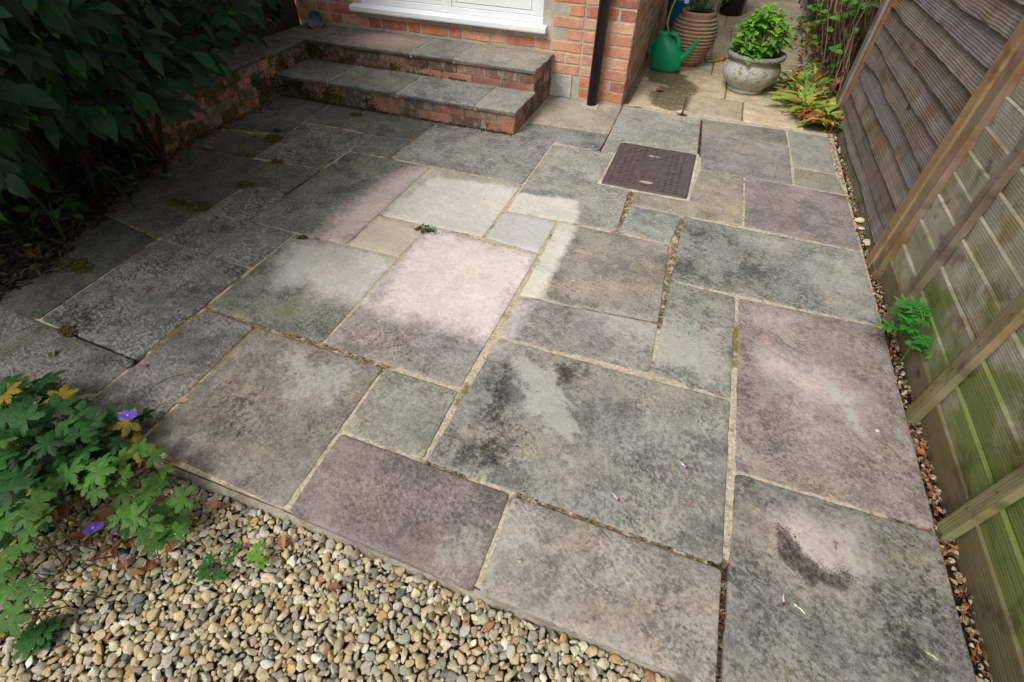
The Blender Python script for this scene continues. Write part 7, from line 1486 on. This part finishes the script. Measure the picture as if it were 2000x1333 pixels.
# ---- things lying on the patio
Lt = DATA['litter']
def lone_leaf(key, L, tone, label, cat='leaf', name='fallen_leaf', geo=None, rz=0.0, z=.004, mat=DRY, wide=.45, curl=.6):
    x, y = Lt[key] if isinstance(key, str) else key
    o = link(name, geo_mesh(name, leaf_geo(L, L * wide, curl, .25, 1, 4, 6, 1.5), mat), None, (x, y, z), (.05, 0, rz), tone=lin(tone, .95)); tag(o, label, cat); return o
lone_leaf('dry', .055, (190, 150, 118), 'curled pale brown dry leaf on the joint left of the large brown slab', rz=-.9)
lone_leaf('red1', .022, (176, 110, 80), 'small reddish brown leaf on the shaded slab above the curled dry leaf', rz=.3, wide=.7)
lone_leaf('brown1', .032, (140, 88, 62), 'round brown leaf on the slab just above the cranesbill', rz=2, wide=.8)
lone_leaf('green1', .05, (110, 124, 66), 'yellow green leaf cluster on the shaded far left slab', rz=1)
lone_leaf('tan1', .018, (176, 130, 90), 'tiny tan leaf scrap on the large brown front slab', rz=1, wide=.7)
lone_leaf('curl', .03, (206, 200, 176), 'curled whitish leaf scrap in the middle of the grey brown slab', rz=-1.4)
lone_leaf('lf1', .10, (96, 118, 100), 'long grey green fallen leaf on the dark slab near the soil bed', rz=-1.2)
lone_leaf('lf2', .085, (108, 128, 112), 'pale green fallen leaf at the foot of the low brick wall', rz=-1.4, wide=.55)
lone_leaf('lf3', .07, (120, 138, 122), 'pale curled leaf beside the grey green one at the wall foot', rz=.8)
lone_leaf('lf4', .07, (150, 104, 70), 'orange brown curled leaf near the moss cushion at the wall foot', rz=-1)
lone_leaf('lf5', .05, (40, 66, 48), 'dark green leaf on the shaded slab below the wall foot litter', rz=.4)
lone_leaf('lf6', .07, (44, 78, 50), 'dark green leaf lying just behind the yellow moss cushion', rz=-1, wide=.6)
lone_leaf('crisp', .075, (146, 106, 84), 'crumpled brown leaf in the wet patch below the watering can', rz=-1, wide=.6, z=.01)
lone_leaf('fenleaf', .11, (168, 178, 84), 'long yellow green leaf lying across the pebbles at the fence foot', rz=.7, wide=.2)
o = lone_leaf((.962, 1.215), .04, (176, 104, 72), 'rust red leaf fallen in the gap near the third fence batten', rz=1.2, z=.0, wide=.7)
o = lone_leaf((.966, 1.78), .035, (196, 128, 70), 'orange leaf scrap in the gap at the foot of the green seedling', rz=.2, z=.0, wide=.7)
for i, (x, y, L, t_, lab) in enumerate(((-1.03, .215, .05, (150, 112, 80), 'brown leaf on the gravel right of the cranesbill'), (-1.06, .105, .045, (150, 104, 84), 'reddish leaf on the gravel below the cranesbill'), (-1.22, .215, .07, (142, 106, 80), 'crumpled brown leaf between the cranesbill leaves and the gravel'), (-.75, .315, .04, (170, 120, 90), 'brown leaf tucked under the edge of the patio at the gravel'), (-.555, .245, .035, (150, 102, 78), 'reddish curled leaf on the gravel near the front slabs'), (.12, .285, .035, (206, 196, 184), 'pale leaf propped on the gravel against the patio edge'), (-1.35, .14, .06, (190, 130, 60), 'orange leaf among the cranesbill leaves at the lower left'))):
    lone_leaf((x, y), L, t_, lab, rz=i * 1.3, z=-.018, wide=.6)
# petals
def petal(key, label, tone=(226, 214, 210), tip=(120, 50, 110), L=.024, rz=0):
    x, y = Lt[key]; e = empty('fallen_petal', (x, y, .002), rz); tag(e, label, 'petal')
    V, F = tube([(0, 0, .001), (L * .5, .002, .003), (L, .001, .002)], [.0012, .0022, .0016], 6); ss = Soup(); ss.add(V, F, None, lin(tone)); ss.build('petal_tube', BITS, e)
    V, F = tube([(-.006, .001, .001), (0, 0, .002), (.003, 0, .001)], [.002, .0042, .002], 6); ss = Soup(); ss.add(V, F, None, lin(tip)); ss.build('petal_tip', BITS, e)
petal('pet1', 'white petal with violet tip on the large mottled slab, nearest the front', rz=2.4)
petal('pet2', 'white petal with dark tip at the right of the large mottled slab', rz=2.5)
petal('pet3', 'thin pinkish petal between the two white ones on the large mottled slab', (200, 160, 150), (170, 110, 110), .016, 1.0)
petal('pet4', 'white petal with purple tip below the soil stain on the front right slab', (220, 216, 200), rz=1.6)
petal('pet5', 'cream petal just right of the purple tipped one on the front right slab', (226, 222, 190), (214, 206, 170), rz=-.6)
petal('pet6', 'pale green white bud on the mossy right part of the front slab', (206, 214, 180), (190, 200, 150), .018, -.5)
for k_, lab in (('mag1', 'tiny magenta petal on the pale cleaned slab'), ('mag2', 'tiny magenta petal on the joint below the brick steps'), ('mag3', 'tiny magenta petal on the speckled slab left of the large pink one')):
    o = link('fallen_petal', geo_mesh('fallen_petal', leaf_geo(.014, .009, .3, .1, .5, 2, 3), VIOLET), None, (*Lt[k_], .004), (0, 0, 1), tone=lin((196, 30, 100))); tag(o, lab, 'petal')
ss = Soup(); V, F = PA[0]; ss.add(V, F, Matrix.Diagonal((.011, .008, .004, 1)), (.75, .74, .70)); o = ss.build('white_chip', BITS); o.location = (*Lt['egg'], .003); tag(o, 'small white chip lying on the large pinkish slab by the fence', 'chip')
ss = Soup(); V, F = PA[2]; ss.add(V, F, Matrix.Diagonal((.009, .008, .005, 1)), lin((180, 168, 140))); o = ss.build('pebble', PEBBLE); o.location = (-.12, .47, .004); tag(o, 'single small cream pebble lying on the front centre slab', 'stone')
tw = Soup(); x, y = Lt['twig']
for P in ([(0, 0, .003), (.01, .035, .006), (.03, .07, .006), (.085, .12, .003)], [(.012, .04, .006), (-.005, .065, .008), (-.03, .085, .003)]):
    V, F = tube(spline(P, 5), .0013, 5); tw.add(V, F, None, lin((176, 160, 130), .8))
o = tw.build('dry_stalk', BARK); o.location = (x, y - .04, 0); tag(o, 'thin forked dry stalk on the shaded slab above the curled leaf', 'twig')
# heap of bits on the cleaned slabs
hx, hy = Lt['heap']; s = Soup(); rr_ = random.Random(51)
for i in range(170):
    a = rr_.uniform(0, 6.28); q = abs(rr_.gauss(0, .022)); p = Vector((hx + q * math.cos(a) * 1.7, hy + q * math.sin(a) * .8, .004 + .014 * max(0, 1 - q / .04) * rr_.random()))
    c = rr_.choice([(96, 62, 44), (120, 84, 60), (70, 50, 38), (140, 110, 80), (100, 104, 84), (60, 44, 36)])
    if rr_.random() < .5: flake(s, p, rr_.uniform(.006, .022), lin(c, .8), rr_, .8)
    else:
        d = Vector((rr_.uniform(-1, 1), rr_.uniform(-1, 1), rr_.uniform(-.2, .5))) * rr_.uniform(.008, .026); V, F = tube([p, p + d], .0009, 4); s.add(V, F, None, lin(c, .8))
for i in range(7): flake(s, Vector((hx + rr_.uniform(-.01, .02), hy + .01 + rr_.uniform(-.01, .015), .018)), .022, lin((150, 190, 160)), rr_)
flake(s, Vector((hx - .045, hy - .02, .008)), .05, lin((150, 96, 60), .8), rr_, .2)
tag(s.build('sweepings', DRY_S), 'little heap of twigs and leaf bits on the pale cleaned slabs', 'debris', kind='stuff')
# scattered specks over the slabs
s = Soup()
for i in range(260):
    x = rr_.uniform(-2.6, .9); y = rr_.uniform(.4, 3.7)
    if y > 2.95 and x < -1: continue
    p = Vector((x, y, .003)); c = rr_.choice([(70, 56, 44), (60, 48, 40), (120, 90, 70), (200, 190, 160), (90, 96, 60)])
    if rr_.random() < .5: flake(s, p, rr_.uniform(.003, .010), lin(c, .9), rr_, .2)
    else:
        d = Vector((rr_.uniform(-1, 1), rr_.uniform(-1, 1), 0)) * rr_.uniform(.005, .018); V, F = tube([p, p + d], .0006, 3); s.add(V, F, None, lin(c, .9))
# soil crumbs in the dark crescent on the front right slab
arc = [(.513, .804), (.540, .788), (.569, .740), (.643, .725), (.692, .734)]
for i in range(330):
    k = rr_.randrange(4); t = rr_.random(); x = arc[k][0] + (arc[k + 1][0] - arc[k][0]) * t + rr_.gauss(0, .02); y = arc[k][1] + (arc[k + 1][1] - arc[k][1]) * t + rr_.gauss(0, .014)
    V, F = rr_.choice(PB) if 0 else (PB[0]); q = rr_.uniform(.0008, .0022)
    if i < 700: s.add(V, F, Matrix.Translation((x, y, .002)) @ Matrix.Scale(q, 4), (.03, .022, .018))
tag(s.build('surface_specks', DRY_S), 'scattered crumbs and specks of dirt lying over the slabs', 'debris', kind='stuff')
# grass blades at the front
gt = empty('grass_tuft', (.56, .26, -.03)); tag(gt, 'two yellow green grass blades sticking up at the front edge of the right slab', 'grass')
for i, (tx, ty, tz, c) in enumerate(((.520, .465, .02, (206, 180, 50)), (.605, .465, .02, (150, 170, 50)))):
    P = [Vector((.0, 0, 0)), Vector((tx - .56 + .01, .08, .07)), Vector((tx - .56, ty - .26, tz + .03))]
    P = spline(P, 6); V, F, U = [], [], []
    for k, p in enumerate(P):
        w0 = .0035 * (1 - (k / (len(P) - 1)) ** 2) + .0003
        for sx in (-1, 0, 1): V.append((p.x + sx * w0, p.y, p.z + abs(sx) * w0 * .5)); U.append((sx, k / len(P)))
    for k in range(len(P) - 1):
        for j in (0, 1): a = k * 3 + j; F.append((a, a + 1, a + 4, a + 3))
    link('grass_blade', geo_mesh('grass_blade', (V, F, U), LEAF), gt, tone=lin(c))
print('objects', len(bpy.data.objects), 'tris', sum(len(o.data.polygons) for o in bpy.data.objects if o.type == 'MESH'))
